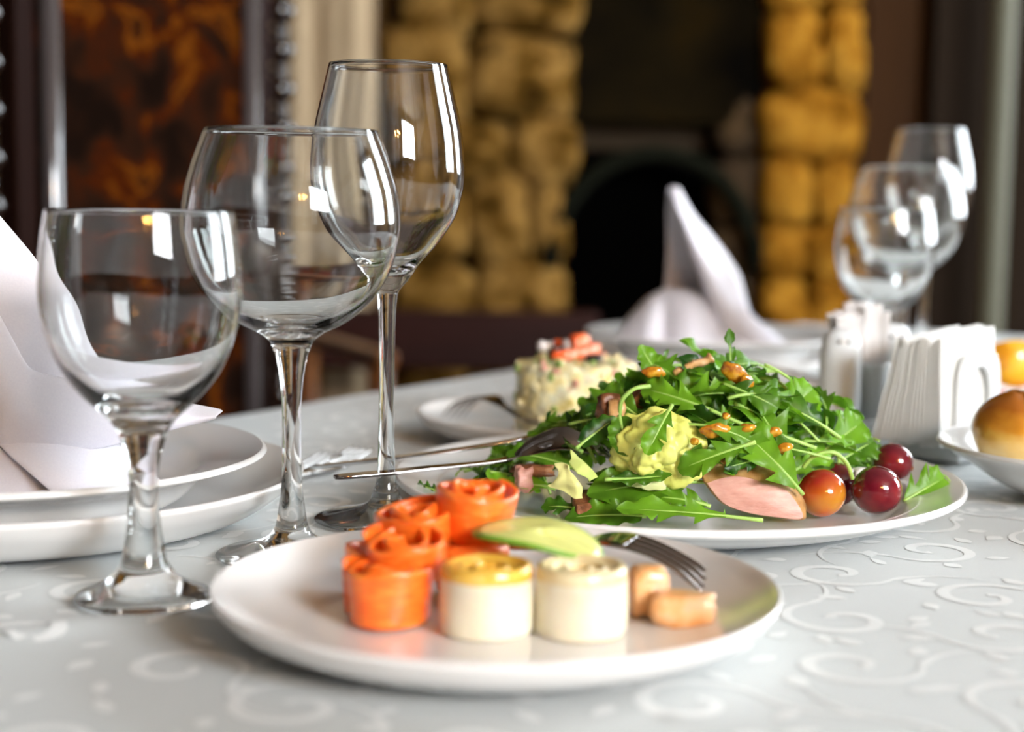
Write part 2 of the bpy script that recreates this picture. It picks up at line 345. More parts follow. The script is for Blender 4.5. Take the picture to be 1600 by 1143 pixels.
# ------------------------------------------------------------ fireplace of rough stones
random.seed(5)
fp = tag(MB().box((.205, 3.28, .6), (.91, .04, CZ - FZ)).build('fireplace', M['mortar'], smooth=False),
         'tall rough stone fireplace with a black open hearth', 'fireplace')
def stones(x0, x1, z0, z1, y, m, name, parent, hh=(.10, .17), ww=(.12, .24), edge=0):
    mb = MB(); z = z0
    def one(cx, cz, wd, h):
        n = 12; q = MB().blob((0, 0, 0), 1, n, 0, 1); sd = random.random() * 40; vs = []
        rot = random.uniform(-.12, .12)
        for p in q.v:
            p = Vector(p); f = max(abs(p.x), abs(p.y), abs(p.z)); p = p.lerp(p / f, .62)
            k_ = 1 + .16 * noise.noise(p * 1.3 + Vector((sd, 0, 0))) + .09 * noise.noise(p * 3.5 + Vector((0, sd, 0)))
            p *= k_; a, b_ = p.x * wd * .53, p.z * h * .54
            vs.append((cx + a * cos(rot) - b_ * sin(rot), y + p.y * .075, cz + a * sin(rot) + b_ * cos(rot)))
        mb.add(vs, q.f)
    while z < z1:
        h = random.uniform(*hh); x = x0 + random.uniform(-edge, 0)
        while x < x1 - .02:
            wd = min(random.uniform(*ww), x1 - x + random.uniform(0, edge))
            if x1 - (x + wd) < .05: wd = x1 - x + random.uniform(0, edge)
            hh_ = h * random.uniform(.85, 1.15)
            one(x + wd / 2, z + h / 2, wd, hh_); x += wd
        z += h
    return mb.build(name, m, parent)
stones(-.228, .100, -.5, CZ, 3.16, M['stone'], 'left_pier', fp, edge=.03)
stones(.49, .655, -.5, CZ, 3.16, M['stone_or'], 'right_pier', fp, hh=(.09, .16), ww=(.08, .15), edge=.015)
stones(.40, .50, -.5, .32, 3.22, M['stone_brown'], 'hearth_edge', fp, hh=(.1, .2), ww=(.06, .1), edge=.01)
MB().box((.27, 3.20, .95), (.42, .10, 1.3)).build('sooty_hood', M['soot'], fp, smooth=False)
arch = MB()
arch.tube([( .27 + .20 * cos(a), 3.10, .02 + .22 * sin(a)) for a in np.linspace(pi, 0, 16)], .016, 8)
arch.build('firebox_arch', mat('dull black iron arch', (.006, .007, .004), .9, Specular_IOR_Level=.05), fp)
MB().box((.27, 3.25, -.2), (.42, .02, .9)).build('firebox', mat('black firebox', (.0008, .0008, .0008), 1.0, Specular_IOR_Level=0.0), fp, smooth=False)

# brown door, its frame and the painted post right of the fireplace
d1 = tag(MB().box((.735, 3.24, .5), (.15, .06, 2.5)).build('door_1', M['door'], smooth=False), kind='structure')
MB().box((.735, 3.205, .30), (.09, .02, .62)).build('door_panel', M['door'], d1, smooth=False)
struct('trim_1', MB().box((.875, 3.2, .6), (.13, .12, CZ - FZ)), M['door_dark'])
struct('trim_2', MB().lathe([(0, FZ), (.022, FZ), (.022, CZ), (0, CZ)], 24), M['pillar'], loc=(.898, 3.0, 0))
struct('trim_3', MB().box((.99, 3.2, .6), (.07, .12, CZ - FZ)), M['door_dark'])
struct('trim_4', MB().box((1.20, 3.2, .6), (.34, .12, CZ - FZ)), M['door'])

# cream curtain folds on the back wall
cur = MB()
cur.grid(lambda u, v: (lerp(-.98, -.270, u), 3.08 + .008 * sin(u * 46) + .005 * sin(u * 83 + 1), lerp(-.7, 1.9, v)), 160, 3)
tag(solid(cur.build('curtain', noisemat('cream curtain', [(.3, (.38, .285, .175)), (.7, (.44, .335, .21))], scale=6, rough=.8)), .003),
    'cream curtain hanging in soft folds left of the stone fireplace', 'curtain')

# ------------------------------------------------------------ table
TC = Vector((.37, 2.06, 0)); TU = Vector((-.53, -.848, 0)).normalized(); TV = Vector((.848, -.53, 0)).normalized()
TL, TW = 2.75, 1.2
tab = empty('dining_table', TC + TU * (TL / 2) + TV * (TW / 2) + Vector((0, 0, FZ)), 'long dining table hidden under the white patterned cloth', 'table', rz=atan2(TU.y, TU.x))
bevel(MB().box((0, 0, -FZ - .024), (TL - .01, TW - .01, .04)).build('tabletop', M['wood_dark'], tab, smooth=False), .004)
for sx in (-1, 1):
    for sy in (-1, 1):
        MB().lathe([(0, 0), (.03, 0), (.035, .1), (.028, .2), (.04, .5), (.045, .70), (0, .70)], 16).build('leg', M['wood_dark'], tab, loc=(sx * (TL / 2 - .12), sy * (TW / 2 - .12), 0))
def hz(u, v):
    "height of the cloth at u,v metres from the far corner"
    p = TC + TU * u + TV * v
    z = -.0012 + .0009 * noise.noise(Vector((p.x * 9, p.y * 9, 0)))
    # ironed-in crease running from the near left towards the middle
    a = Vector((-.17, .575, 0)); b_ = Vector((-.075, .665, 0)); n_ = (b_ - a).normalized(); q = p - a; q.z = 0
    dd = abs(q.x * n_.y - q.y * n_.x); s_ = q.dot(n_)
    if -.3 < s_ < .10: z += .0030 * math.exp(-(dd / .007) ** 2) * min(1, (s_ + .3) / .1) * min(1, (.10 - s_) / .1) - .0006
    return min(z, .0018)
def cloth_pt(s, t):
    "s,t run past the edges of the top and then hang down"
    R = .006; z = 0
    def fold(x, L):
        if x < 0: d = -x; side = 0
        elif x > L: d = x - L; side = L
        else: return x, 0
        sg = -1 if side == 0 else 1
        arc = R * pi / 2
        if d < arc: a = d / R; return side + sg * R * sin(a), R * (1 - cos(a))
        return side + sg * R, R + d - arc
    u, du = fold(s, TL); v, dv = fold(t, TW)
    drop = max(du, dv); uu = min(max(u, 0), TL); vv = min(max(v, 0), TW)
    wav = 0 if drop < .01 else min(1, drop / .2) * .02 * sin((s + t) * 22)
    p = TC + TU * u + TV * v
    if dv > 0: p += TV * (wav + .02 * drop) * (-1 if t < 0 else 1)
    if du > 0: p += TU * (wav + .02 * drop) * (-1 if s < 0 else 1)
    p.z = hz(uu, vv) - drop
    return p
def axis(L, n):
    a = [-.28, -.2, -.12, -.06, -.03, -.0094, -.006, -.003]
    return a + list(np.linspace(0, L, n)) + [L - q for q in a[::-1]]
us, vs_ = axis(TL, 330), axis(TW, 150)
cl = MB(); nv = len(vs_)
cl.add([cloth_pt(s, t) for s in us for t in vs_], [(i * nv + j, (i + 1) * nv + j, (i + 1) * nv + j + 1, i * nv + j + 1) for i in range(len(us) - 1) for j in range(nv - 1)])
# woven scroll and petal motif
random.seed(11)
def strip(pts, wid):
    vs = []; fs = []
    for i, p in enumerate(pts):
        a = pts[max(i - 1, 0)]; b = pts[min(i + 1, len(pts) - 1)]
        dx, dy = b[0] - a[0], b[1] - a[1]; l = math.hypot(dx, dy) or 1; nx, ny = -dy / l, dx / l
        for sg in (-1, 1):
            u, v = p[0] + sg * nx * wid[i], p[1] + sg * ny * wid[i]
            if not (0 <= u <= TL and 0 <= v <= TW): return
            q = TC + TU * u + TV * v; q.z = hz(u, v) + .00025; vs.append(q)
    for i in range(len(pts) - 1): fs.append((2 * i, 2 * i + 1, 2 * i + 3, 2 * i + 2))
    cl.add(vs, fs, 1)
def petal(u, v, a, L, W_):
    n = 8; strip([(u + L * (i / n - .5) * cos(a), v + L * (i / n - .5) * sin(a)) for i in range(n + 1)],
                 [max(.0002, W_ * sin(pi * min(1, (i / n) ** .8))) for i in range(n + 1)])
G = .066
for i in range(int(TL / G)):
    for j in range(int(TW / G)):
        u0 = (i + .5) * G + random.uniform(-.010, .010); v0 = (j + .5 + (.5 if i % 2 else 0)) * G + random.uniform(-.010, .010)
        ph = random.uniform(0, 2 * pi); hand = random.choice((-1, 1)); pts = []; wd = []
        N = 30
        for k in range(N + 1):
            t = k / N; r = .0045 + .0205 * t ** 1.1; a = ph + hand * t * 2 * pi * 1.15
            pts.append((u0 + r * cos(a), v0 + r * sin(a))); wd.append(.0005 + .0024 * sin(pi * min(1, t * .95 + .02)) ** .7 + (.0018 * max(0, 1 - t * 9)))
        e = pts[-1]; tx, ty = pts[-1][0] - pts[-3][0], pts[-1][1] - pts[-3][1]; l = math.hypot(tx, ty); tx /= l; ty /= l
        for k in range(1, 14):
            t = k / 13; ang = -hand * t * 1.3
            dx, dy = tx * cos(ang) - ty * sin(ang), tx * sin(ang) + ty * cos(ang)
            pts.append((pts[-1][0] + dx * .0034, pts[-1][1] + dy * .0034)); wd.append(.0017 * (1 - t) + .0002)
        strip(pts, wd)
        for q in range(5):
            a = ph + q * 1.25 + random.uniform(-.3, .3); rr = random.choice((.031, .034, .013 if q == 0 else .030))
            petal(u0 + rr * cos(a), v0 + rr * sin(a), a + random.uniform(.4, 1.3), random.uniform(.010, .015), random.uniform(.0026, .0040))
tag(cl.build('tablecloth', [M['cloth'], M['motif']], fix=False), 'white jacquard tablecloth with woven scrolls covering the whole table', 'tablecloth')

# ------------------------------------------------------------ chairs behind the table
def beads(r, z0, z1, pitch):
    pr = [(0, z0)]; z = z0
    while z < z1:
        pr += [(r * .45, z), (r * .8, z + pitch * .12), (r, z + pitch * .33), (r * .8, z + pitch * .55), (r * .42, z + pitch * .66), (r * .58, z + pitch * .74), (r * .6, z + pitch * .84), (r * .42, z + pitch * .92)]
        z += pitch
    return pr + [(0, z1)]
hc = empty('high_back_chair', (-.365, 1.60, FZ), 'high-backed dark wooden chair with flowered brown leather panel and beaded posts', 'chair', rz=radians(58))
bevel(MB().box((0, 0, .86), (.285, .02, .72)).build('leather_panel', M['leather'], hc, smooth=False), .006)
for s in (-1, 1):
    MB().tube([(s * .136, -.016, .50), (s * .136, -.016, 1.22)], .010, 12).build('leather_roll', M['leather_trim'], hc)
    bevel(MB().box((s * .163, 0, .64), (.024, .026, 1.28)).build('stile', M['wood_dark'], hc, smooth=False), .003)
    MB().lathe(beads(.0175, .0, .80, .042), 20).build('beaded_post', M['wood_gloss'], hc, loc=(s * .200, -.002, .46))
    MB().lathe([(0, 0), (.02, 0), (.026, .1), (.02, .3), (.024, .44), (0, .44)], 14).build('leg', M['wood_dark'], hc, loc=(s * .19, -.42, 0))
    MB().lathe([(0, 0), (.02, 0), (.024, .2), (.022, .46), (0, .46)], 14).build('leg', M['wood_dark'], hc, loc=(s * .20, 0, 0))
bevel(MB().box((0, 0, 1.29), (.46, .03, .09)).build('top_rail', M['wood_dark'], hc, smooth=False), .01)
bevel(MB().box((0, -.21, .445), (.44, .46, .05)).build('seat', M['leather'], hc, smooth=False), .015)

# long settee with a red-brown top rail in front of the hearth
st = empty('settee', (-.125, 2.78, FZ), 'red-brown wooden settee with a plain top rail standing before the stone fireplace', 'settee')
bevel(MB().box((0, 0, .655), (.55, .035, .105)).build('top_rail', M['wood_red'], st, smooth=False), .008)
for s in (-1, 1):
    bevel(MB().box((s * .255, 0, .33), (.035, .035, .66)).build('stile', M['wood_red'], st, smooth=False), .004)
    bevel(MB().box((s * .255, -.36, .20), (.035, .035, .40)).build('leg', M['wood_red'], st, smooth=False), .004)
bevel(MB().box((0, -.18, .41), (.50, .42, .05)).build('seat', M['wood_dark'], st, smooth=False), .01)

# low dark armchair drawn up to the cloth
ac = empty('armchair', (-.345, 2.08, FZ), 'low dark armchair with orange-brown arm posts behind the tall glass stem', 'armchair', rz=radians(25)); ac.scale = (1, 1, 1.07)
bevel(MB().box((0, .20, .60), (.24, .04, .28)).build('backrest', mat('black leather', (.006, .005, .005), .45), ac, smooth=False), .012)
bevel(MB().box((0, 0, .42), (.30, .34, .07)).build('seat', M['leather_trim'], ac, smooth=False), .02)
M['wood_or'] = noisemat('orange brown turned wood', [(.3, (.10, .028, .006)), (.7, (.20, .07, .014))], scale=20, rough=.3)
for s in (-1, 1):
    bevel(MB().box((s * .135, .02, .655), (.03, .36, .02)).build('arm', M['wood_or'], ac, smooth=False), .006)
    MB().lathe([(0, 0), (.014, 0), (.018, .1), (.012, .2), (.018, .36), (.013, .42), (.020, .50), (.014, .58), (.018, .645), (0, .645)], 16).build('arm_post', M['wood_or'], ac, loc=(s * .135, -.13, 0))
    MB().lathe([(0, 0), (.014, 0), (.018, .3), (.018, .645), (0, .645)], 12).build('leg', M['wood_or'], ac, loc=(s * .135, .18, 0))

# ------------------------------------------------------------ wine glasses
def split_glass(outer, inner, cut1, cut2):
    o = spline(outer, 6); i_ = spline(inner, 6)
    foot = [(0, 0)] + [p for p in o if p[1] <= cut1]
    stem = [foot[-1]] + [p for p in o if cut1 < p[1] <= cut2]
    bowl = [stem[-1]] + [p for p in o if p[1] > cut2] + i_
    return bowl, stem, foot
GP = {
 's': dict(o=[(.0262, 0), (.0272, .0012), (.0240, .0036), (.0170, .0065), (.0115, .0110), (.0088, .0165), (.0068, .028), (.0057, .042), (.0060, .052), (.0082, .062), (.0108, .0685), (.0150, .0735), (.0235, .0815), (.0305, .091), (.0352, .102), (.0378, .1125), (.0388, .123), (.0382, .134), (.0370, .144), (.0357, .1520), (.0352, .1525)],
          i=[(.0347, .1521), (.0361, .144), (.0372, .134), (.0378, .123), (.0366, .1125), (.0338, .102), (.0288, .092), (.0210, .0835), (.0120, .0782), (.0001, .0765)], c=(.018, .0685), H=.1525),
 'm': dict(o=[(.0325, 0), (.0333, .0011), (.0290, .0030), (.0190, .0055), (.0110, .0082), (.0076, .0125), (.0060, .020), (.0046, .033), (.0042, .055), (.0046, .072), (.0062, .0845), (.0090, .094), (.0135, .0985), (.0250, .1045), (.0355, .114), (.0430, .1265), (.0468, .1400), (.0474, .1490), (.0460, .1610), (.0425, .1735), (.0378, .1860), (.0373, .1867)],
          i=[(.0367, .1862), (.0415, .1735), (.0450, .1610), (.0463, .1490), (.0457, .1400), (.0418, .1270), (.0343, .1155), (.0235, .1068), (.0120, .1025), (.0001, .1012)], c=(.014, .094), H=.187),
 'l': dict(o=[(.0345, 0), (.0352, .0010), (.0310, .0026), (.0200, .0048), (.0110, .0072), (.0078, .0100), (.0068, .0130), (.0054, .0170), (.0045, .0240), (.0039, .045), (.0037, .070), (.0041, .095), (.0049, .1100), (.0075, .1150), (.0105, .1185), (.0157, .1262), (.0253, .1373), (.0325, .1485), (.0360, .1600), (.0371, .1690), (.0368, .1785), (.0352, .1920), (.0320, .2065), (.0287, .2205), (.0283, .2210)],
          i=[(.0278, .2206), (.0311, .2065), (.0343, .1920), (.0359, .1785), (.0361, .1690), (.0349, .1600), (.0314, .1490), (.0240, .1385), (.0145, .1285), (.0070, .1235), (.0001, .1222)], c=(.012, .112), H=.221)}
def wine_glass(kind, loc, label):
    g = GP[kind]; bowl, stem, foot = split_glass(g['o'], g['i'], *g['c'])
    t = empty('wine_glass', loc, label, 'wine glass', 'wine glasses of the two place settings')
    for nm, pr in (('bowl', bowl), ('stem', stem), ('foot', foot)):
        o = MB().lathe(pr, 96).build(nm, M['glass'], t, fix=False)
    return t
g1 = PZ(226, 937); g2 = PZ(456, 868); g3 = PZ(603, 812)
for p in (g1, g2, g3): p.z = .0005
glass_near = [wine_glass('s', g1, 'small round wine glass standing nearest, by the rim of the salmon plate'),
              wine_glass('m', g2, 'large round balloon wine glass in the middle of the near three glasses'),
              wine_glass('l', g3, 'tall tulip-shaped wine glass on a thin stem, tallest of the near three')]
def dupt(root, loc, label, rz=0, group=None):
    r_ = root.copy(); COL.objects.link(r_); r_.location = loc; r_.rotation_euler = (0, 0, rz); r_['label'] = label
    if group: r_['group'] = group
    for ch_ in list(root.children):
        c_ = ch_.copy(); COL.objects.link(c_); c_.parent = r_
        for g_ in ch_.children:
            d_ = g_.copy(); COL.objects.link(d_); d_.parent = c_
    return r_
dupt(glass_near[0], (.289, 1.250, .0005), 'small round wine glass behind the salt shaker, front of the far three glasses')
dupt(glass_near[1], (.3255, 1.335, .0005), 'round balloon wine glass in the middle of the far three glasses')
dupt(glass_near[2], (.3630, 1.412, .0005), 'tall tulip-shaped wine glass at the back of the far three glasses')

# ------------------------------------------------------------ plates
def plate_prof(r, h, lip=.003, foot=.6, t=.0032):
    return [(0, .0030 + .0015)] + spline([(r * .50, .0045), (r * .66, .0050), (r * .80, .0085 if h > .015 else .007), (r * .92, h * .74), (r - .002, h - .0008), (r - .0006, h)], 5) + \
           spline([(r + .0004, h - .0012), (r - .0005, h - .0034), (r * .94, h * .74 - .0045), (r * .80, .0030), (r * foot + .003, .0010), (r * foot, 0)], 5) + [(r * foot - .004, .0001), (r * foot - .006, .0012), (0, .0012)]
def plate(name, loc, r, h, label, group=None, sx=1, sy=1, foot=.6, prof=None):
    o = MB().lathe(prof or plate_prof(r, h, foot=foot), 112, sx=sx, sy=sy).build(name, M['china'], loc=loc)
    return tag(o, label, 'plate', group)
P1 = Vector((-.0048, .5780, .0005))
plate('dinner_plate', P1, .1040, .0190, 'round white plate in front holding salmon rolls and white fish rolls')
P2 = Vector((.0850, .812, .0005))
rim2 = [(0, .0045)] + spline([(.090, .0045), (.104, .0062), (.112, .0108), (.1175, .0132), (.1200, .0136), (.1300, .0170), (.1375, .0196), (.1395, .0200)], 5) + \
       spline([(.1402, .0186), (.1392, .0162), (.1300, .0125), (.1150, .0068), (.0950, .0015), (.0900, 0)], 5) + [(.086, .0), (.084, .0012), (0, .0012)]
rim2 = [(a * 1.032, b) for a, b in rim2]
plate('dinner_plate', P2, 0, 0, 'largest white plate, carrying the arugula and duck salad with grapes', prof=rim2)
P3 = Vector((.033, 1.050, .0005))
plate('side_plate', P3, .095, .0180, 'round white plate under the creamy chopped salad tower')
PL = Vector((-.2425, .772, .0005))
plate('charger_plate', PL, .140, .0250, 'wide white under-plate at the left, lowest of the near stack', 'near place setting plates', foot=.55)
PU = Vector((-.2400, .762, .0056))
deep = [(0, .0060)] + spline([(.060, .0062), (.078, .0110), (.088, .0205), (.097, .0250), (.112, .0290), (.1195, .0308)], 5) + \
       spline([(.1204, .0296), (.1190, .0272), (.098, .0215), (.090, .0170), (.080, .0070), (.062, .0010), (.060, 0)], 5) + [(.057, 0), (.055, .0015), (0, .0015)]
plate('soup_plate', PU, 0, 0, 'white rimmed plate carrying the folded napkin at the left', 'near place setting plates', prof=deep)
PFL = Vector((.188, 1.475, .0005))
plate('charger_plate', PFL, .138, .0210, 'wide white under-plate below the far napkin', 'far place setting plates', foot=.55)
plate('soup_plate', PFL + Vector((0, 0, .0058)), 0, 0, 'white rimmed plate carrying the far upright napkin', 'far place setting plates', prof=deep)
P4 = Vector((.163, 1.205, .0005))
plate('dinner_plate', P4, .090, .0190, 'white plate with pink sliced meat half hidden behind the salad heap')
P5 = Vector((.402, 1.185, .0005))
plate('dinner_plate', P5, .095, .0190, 'white plate with tomato and yellow pepper behind the bread bowl')
# ------------------------------------------------------------ folded napkins
def napkin(loc, rz, sc, label, tail=(.085, -.030, .006), lob=1.0):
    fold = lambda u, a, w, h: h * math.exp(-((u - a) / w) ** 2)
    mb = MB()
    def base(u, v, sg):
        zt = interp(u, [0, .1, .22, .32, .45, .6, .75, .88, 1], [.006, .036, .056, .064, .063, .052, .036, .019, .004])
        x = lerp(-.084 * lob, .084, u); y = -.050 * sin(pi * min(1, u * 1.02 + .02)) ** .7
        y += fold(u, .30, .028, .010) - fold(u, .20, .05, .006) - fold(u, .42, .06, .005) + fold(u, .62, .05, .004)
        r = (1 - v) ** .55 if v < 1 else 0
        return Vector((x * lerp(1, .93, v), y * r * sg + (0 if sg > 0 else .004), zt * sin(v * pi / 2) ** .85 + .0006))
    mb.grid(lambda u, v: base(u, v, 1), 44, 16)
    mb.grid(lambda u, v: base(u, v, -.8), 44, 16)
    zs = [.002, .030, .055, .078, .1015, .133, .148, .157]
    xr = [.078, .052, .044, .038, .022, -.006, -.015, -.020]; xl = [-.05, -.036, -.029, -.027, -.027, -.029, -.029, -.028]; xf = [.060, .018, .006, -.002, -.012, -.022, -.027, -.028]
    dp = [.046, .031, .024, .021, .017, .011, .007, .004]
    def sail(u, v):
        z = lerp(.002, .157, v); a, b_, f_, d = (interp(z, zs, q) for q in (xl, xr, xf, dp))
        th = pi * u                                              # from the back edge, round the right fold, to the front edge
        if u < .5: k_ = sin(th); x = lerp(a, b_, k_)
        else: k_ = sin(th); x = lerp(f_, b_, k_)
        y = d * cos(th) * 1.1 + .003 * sin(u * 9 + v * 4)
        return Vector((x, y, z))
    mb.grid(sail, 30, 26)
    def lapel(u, v):                                             # folded-over flap running down into the tail
        a = Vector(lerp(Vector((-.026, -.010, .150)), Vector((.030, -.026, .058)), min(1, u * 1.6))) if u < .625 else Vector((.030, -.026, .058)).lerp(Vector(tail) + Vector((0, 0, .006)), (u - .625) / .375)
        wd = interp(u, [0, .15, .4, .625, .8, 1], [.002, .010, .022, .034, .026, .002])
        b_ = a + Vector((-.3 * wd, -.010, -wd * .9)) 
        q = a.lerp(b_, v); q.y -= .006 * sin(pi * v); q.z = max(q.z, .002); return q
    mb.grid(lapel, 36, 10)
    pc = PFL + Vector((0, 0, .0058)) if loc.y > 1.2 else PU                # the cloth lies on the plate it stands on
    for i_, q in enumerate(mb.v):
        wx, wy = loc.x + sc * (q[0] * cos(rz) - q[1] * sin(rz)), loc.y + sc * (q[0] * sin(rz) + q[1] * cos(rz))
        zs_ = pc.z + interp(math.hypot(wx - pc.x, wy - pc.y), [0, .060, .078, .088, .097, .112, .1195, .125, .126], [.006, .0062, .0110, .0205, .0250, .0290, .0310, .0310, 0]) + .0014
        if loc.z + sc * q[2] < zs_: mb.v[i_] = (q[0], q[1], (zs_ - loc.z) / sc)
    o = mb.build('folded_napkin', M['napkin'], loc=loc); o.rotation_euler = (0, 0, rz); o.scale = (sc, sc, sc)
    solid(o, .0011); subsurf(o, 1)
    return tag(o, label, 'napkin')
napkin(PFL + Vector((-.020, -.020, .0115)), 0, 1.0, 'upright folded white napkin with a pointed peak on the far plates')
napkin(PU + Vector((-.012, -.005, .0065)), radians(-4), 1.14, 'folded white napkin at the left, its soft tail lying over the plate rim', tail=(.099, .014, .032), lob=1.15)

# ------------------------------------------------------------ cutlery
def cutlery(name, path, width, label, cat, kind='fork', m=None, tine_len=.040, hw=.0105, nt=4, thick=.0011, group=None):
    m = m or M['steel']
    pts = [Vector(p) for p in spline([tuple(p) for p in path], 14)]
    L = [0]
    for a, b_ in zip(pts, pts[1:]): L.append(L[-1] + (b_ - a).length)
    tot = L[-1]
    def at(s):
        s = min(max(s, 0), tot); i = max(1, min(int(np.searchsorted(L, s)), len(pts) - 1)); t = (s - L[i - 1]) / max(1e-9, L[i] - L[i - 1])
        p = pts[i - 1].lerp(pts[i], t); tg = (pts[i] - pts[i - 1]).normalized(); sd = tg.cross(Vector((0, 0, 1))).normalized(); return p, sd
    root = empty(name, tuple(pts[len(pts) // 2]), label, cat, group); off = pts[len(pts) // 2]
    def sheet(nm, s0, s1, wf, n=18, dish=0):
        mb = MB()
        def fn(u, v):
            s = lerp(s0, s1, u); p, sd = at(s); w_ = wf(u); q = p + sd * (w_ * (2 * v - 1)); q.z += dish * sin(pi * u) ** .7 * (1 - (2 * v - 1) ** 2); return q - off
        mb.grid(fn, n, 7); o = mb.build(nm, m, root); solid(o, thick * 1.6); bevel(o, thick * .4, 2); return o
    if kind == 'fork':
        for k in range(nt):
            f = (k - (nt - 1) / 2) / ((nt - 1) / 2); P_ = []; Rr = []
            for i in range(11):
                p, sd = at(tine_len * i / 10); P_.append(p + sd * f * (hw - .0012) * (.92 + .08 * i / 10) - off); Rr.append(.0005 + .0008 * min(1, i / 3))
            MB().tube(P_, Rr, 8, flat=.8).build('tine', m, root)
        sheet('fork_head', tine_len - .002, tine_len + .026, lambda u: interp(u, [0, .2, .6, 1], [hw + .0002, hw + .0004, hw * .62, .0026]))
        sheet('handle', tine_len + .025, tot, lambda u: interp(u, [0, .3, .75, .95, 1], [.0026, .0027, width, width, width * .5]), 30)
    else:
        sheet('spoon_bowl', 0, .052, lambda u: width * 2.1 * sin(pi * min(1, u * .90 + .06)) ** .6, 20, dish=.010)
        sheet('handle', .050, tot, lambda u: interp(u, [0, .2, .75, .95, 1], [.0034, .0028, width, width, width * .5]), 30)
    return root
M['steel_dark'] = mat('dark mirror steel', (.30, .28, .27), .10, 1.0)
cutlery('fork', [(.0800, .612, .0085), (.069, .617, .0170), (.054, .622, .0235), (.038, .628, .0250), (.020, .634, .0200), (-.01, .640, .0190), (-.045, .645, .0215)], .0045, 'steel fork lying tines down on the salmon plate', 'fork', m=M['steel_dark'], hw=.0115)
cutlery('fork', [(-.040, 1.072, .0100), (-.031, 1.060, .0215), (-.016, 1.045, .0275), (-.002, 1.024, .0225), (.012, 1.002, .0185), (.036, .972, .0215), (.054, .950, .0255), (.078, .915, .0270)], .0045, 'dark steel fork lying beside the creamy salad tower', 'fork', m=M['steel_dark'], tine_len=.034)
cutlery('fork', [(-.105, .927, .0090), (-.112, .914, .0050), (-.122, .895, .0024), (-.132, .876, .0030), (-.146, .850, .0036), (-.156, .832, .0036)], .0045, 'steel fork on the cloth, tines just right of the balloon glass stem, inner one', 'fork', tine_len=.030, hw=.009)
cutlery('fork', [(-.088, .940, .0100), (-.097, .925, .0055), (-.108, .905, .0026), (-.117, .885, .0030), (-.130, .855, .0034), (-.140, .828, .0034)], .0045, 'steel fork on the cloth, its tines closer to the tall glass stem', 'fork', tine_len=.030, hw=.009)
cutlery('serving_spoon', [(.052, .795, .0300), (.030, .797, .0345), (.012, .797, .0320), (-.008, .787, .0285), (-.040, .779, .0262), (-.062, .773, .0245), (-.0855, .765, .0235)], .0042, 'steel serving spoon with dark bowl face down, handle over the near rim', 'spoon', kind='spoon', m=M['steel_dark'])
cutlery('serving_fork', [(.060, .832, .034), (.040, .832, .037), (.018, .828, .036), (-.010, .822, .0315), (-.045, .820, .0262), (-.075, .825, .0215), (-.105, .832, .0165)], .0040, 'steel serving fork resting on the salad plate rim behind the spoon', 'fork', tine_len=.03)
cutlery('fork', [(.150, 1.262, .030), (.165, 1.245, .034), (.185, 1.225, .0335), (.205, 1.212, .0300), (.235, 1.195, .0245), (.262, 1.18, .0225)], .0045, 'dark fork on the half hidden plate behind the salad heap', 'fork', m=M['steel_dark'], tine_len=.026)

# ------------------------------------------------------------ salmon plate
def ribbon_roll(name, loc, R, h, turns, m, label, cat, group, seed, tilt=(0, 0), flare=.15, th=.0024, wav=.0012, rin=.0028):
    random.seed(seed); ph = random.random() * 6; mb = MB()
    def fn(u, v):
        a = turns * 2 * pi * u + ph; r = lerp(rin, R - th / 2, u ** .85) * (1 + flare * (v - .4) * u) + wav * .5 * sin(3 * a + v * 2 + ph)
        z = h * v + wav * sin(a * 1.7 + ph) * (v if v > .5 else v * .6) + .0016 * (1 - u) * (v - .3)
        return Vector((r * cos(a), r * sin(a), max(0, z)))
    mb.grid(fn, int(34 * turns), 8)
    o = mb.build(name, m, loc=loc); solid(o, th); subsurf(o, 1); o.rotation_euler = (tilt[0], tilt[1], 0)
    return tag(o, label, cat, group)
G_S = 'salmon rolls heaped at the left of the front plate'
ribbon_roll('salmon_roll', (-.0450, .5705, .0058), .0188, .0205, 2.3, M['salmon'], 'lowest orange salmon roll at the front left of the heap', 'salmon', G_S, 1)
ribbon_roll('salmon_roll', (-.0500, .6060, .0058), .0165, .0200, 2.2, M['salmon'], 'salmon roll at the back left, under the stacked ones', 'salmon', G_S, 2)
ribbon_roll('salmon_roll', (-.0150, .6080, .0058), .0165, .0215, 2.2, M['salmon'], 'salmon roll behind the golden topped fish roll, carrying the topmost one', 'salmon', G_S, 3)
ribbon_roll('salmon_roll', (-.0385, .5870, .0190), .0178, .0150, 2.2, M['salmon'], 'salmon roll stacked over the lowest front one, left of the golden roll', 'salmon', G_S, 4, tilt=(.22, -.1))
ribbon_roll('salmon_roll', (-.0340, .6090, .0265), .0178, .0140, 2.2, M['salmon'], 'middle stacked salmon roll leaning just below the topmost one', 'salmon', G_S, 5, tilt=(.12, -.08))
ribbon_roll('salmon_roll', (-.0155, .6150, .0280), .0172, .0200, 2.4, M['salmon'], 'topmost salmon roll of the heap', 'salmon', G_S, 6, tilt=(.10, .06))
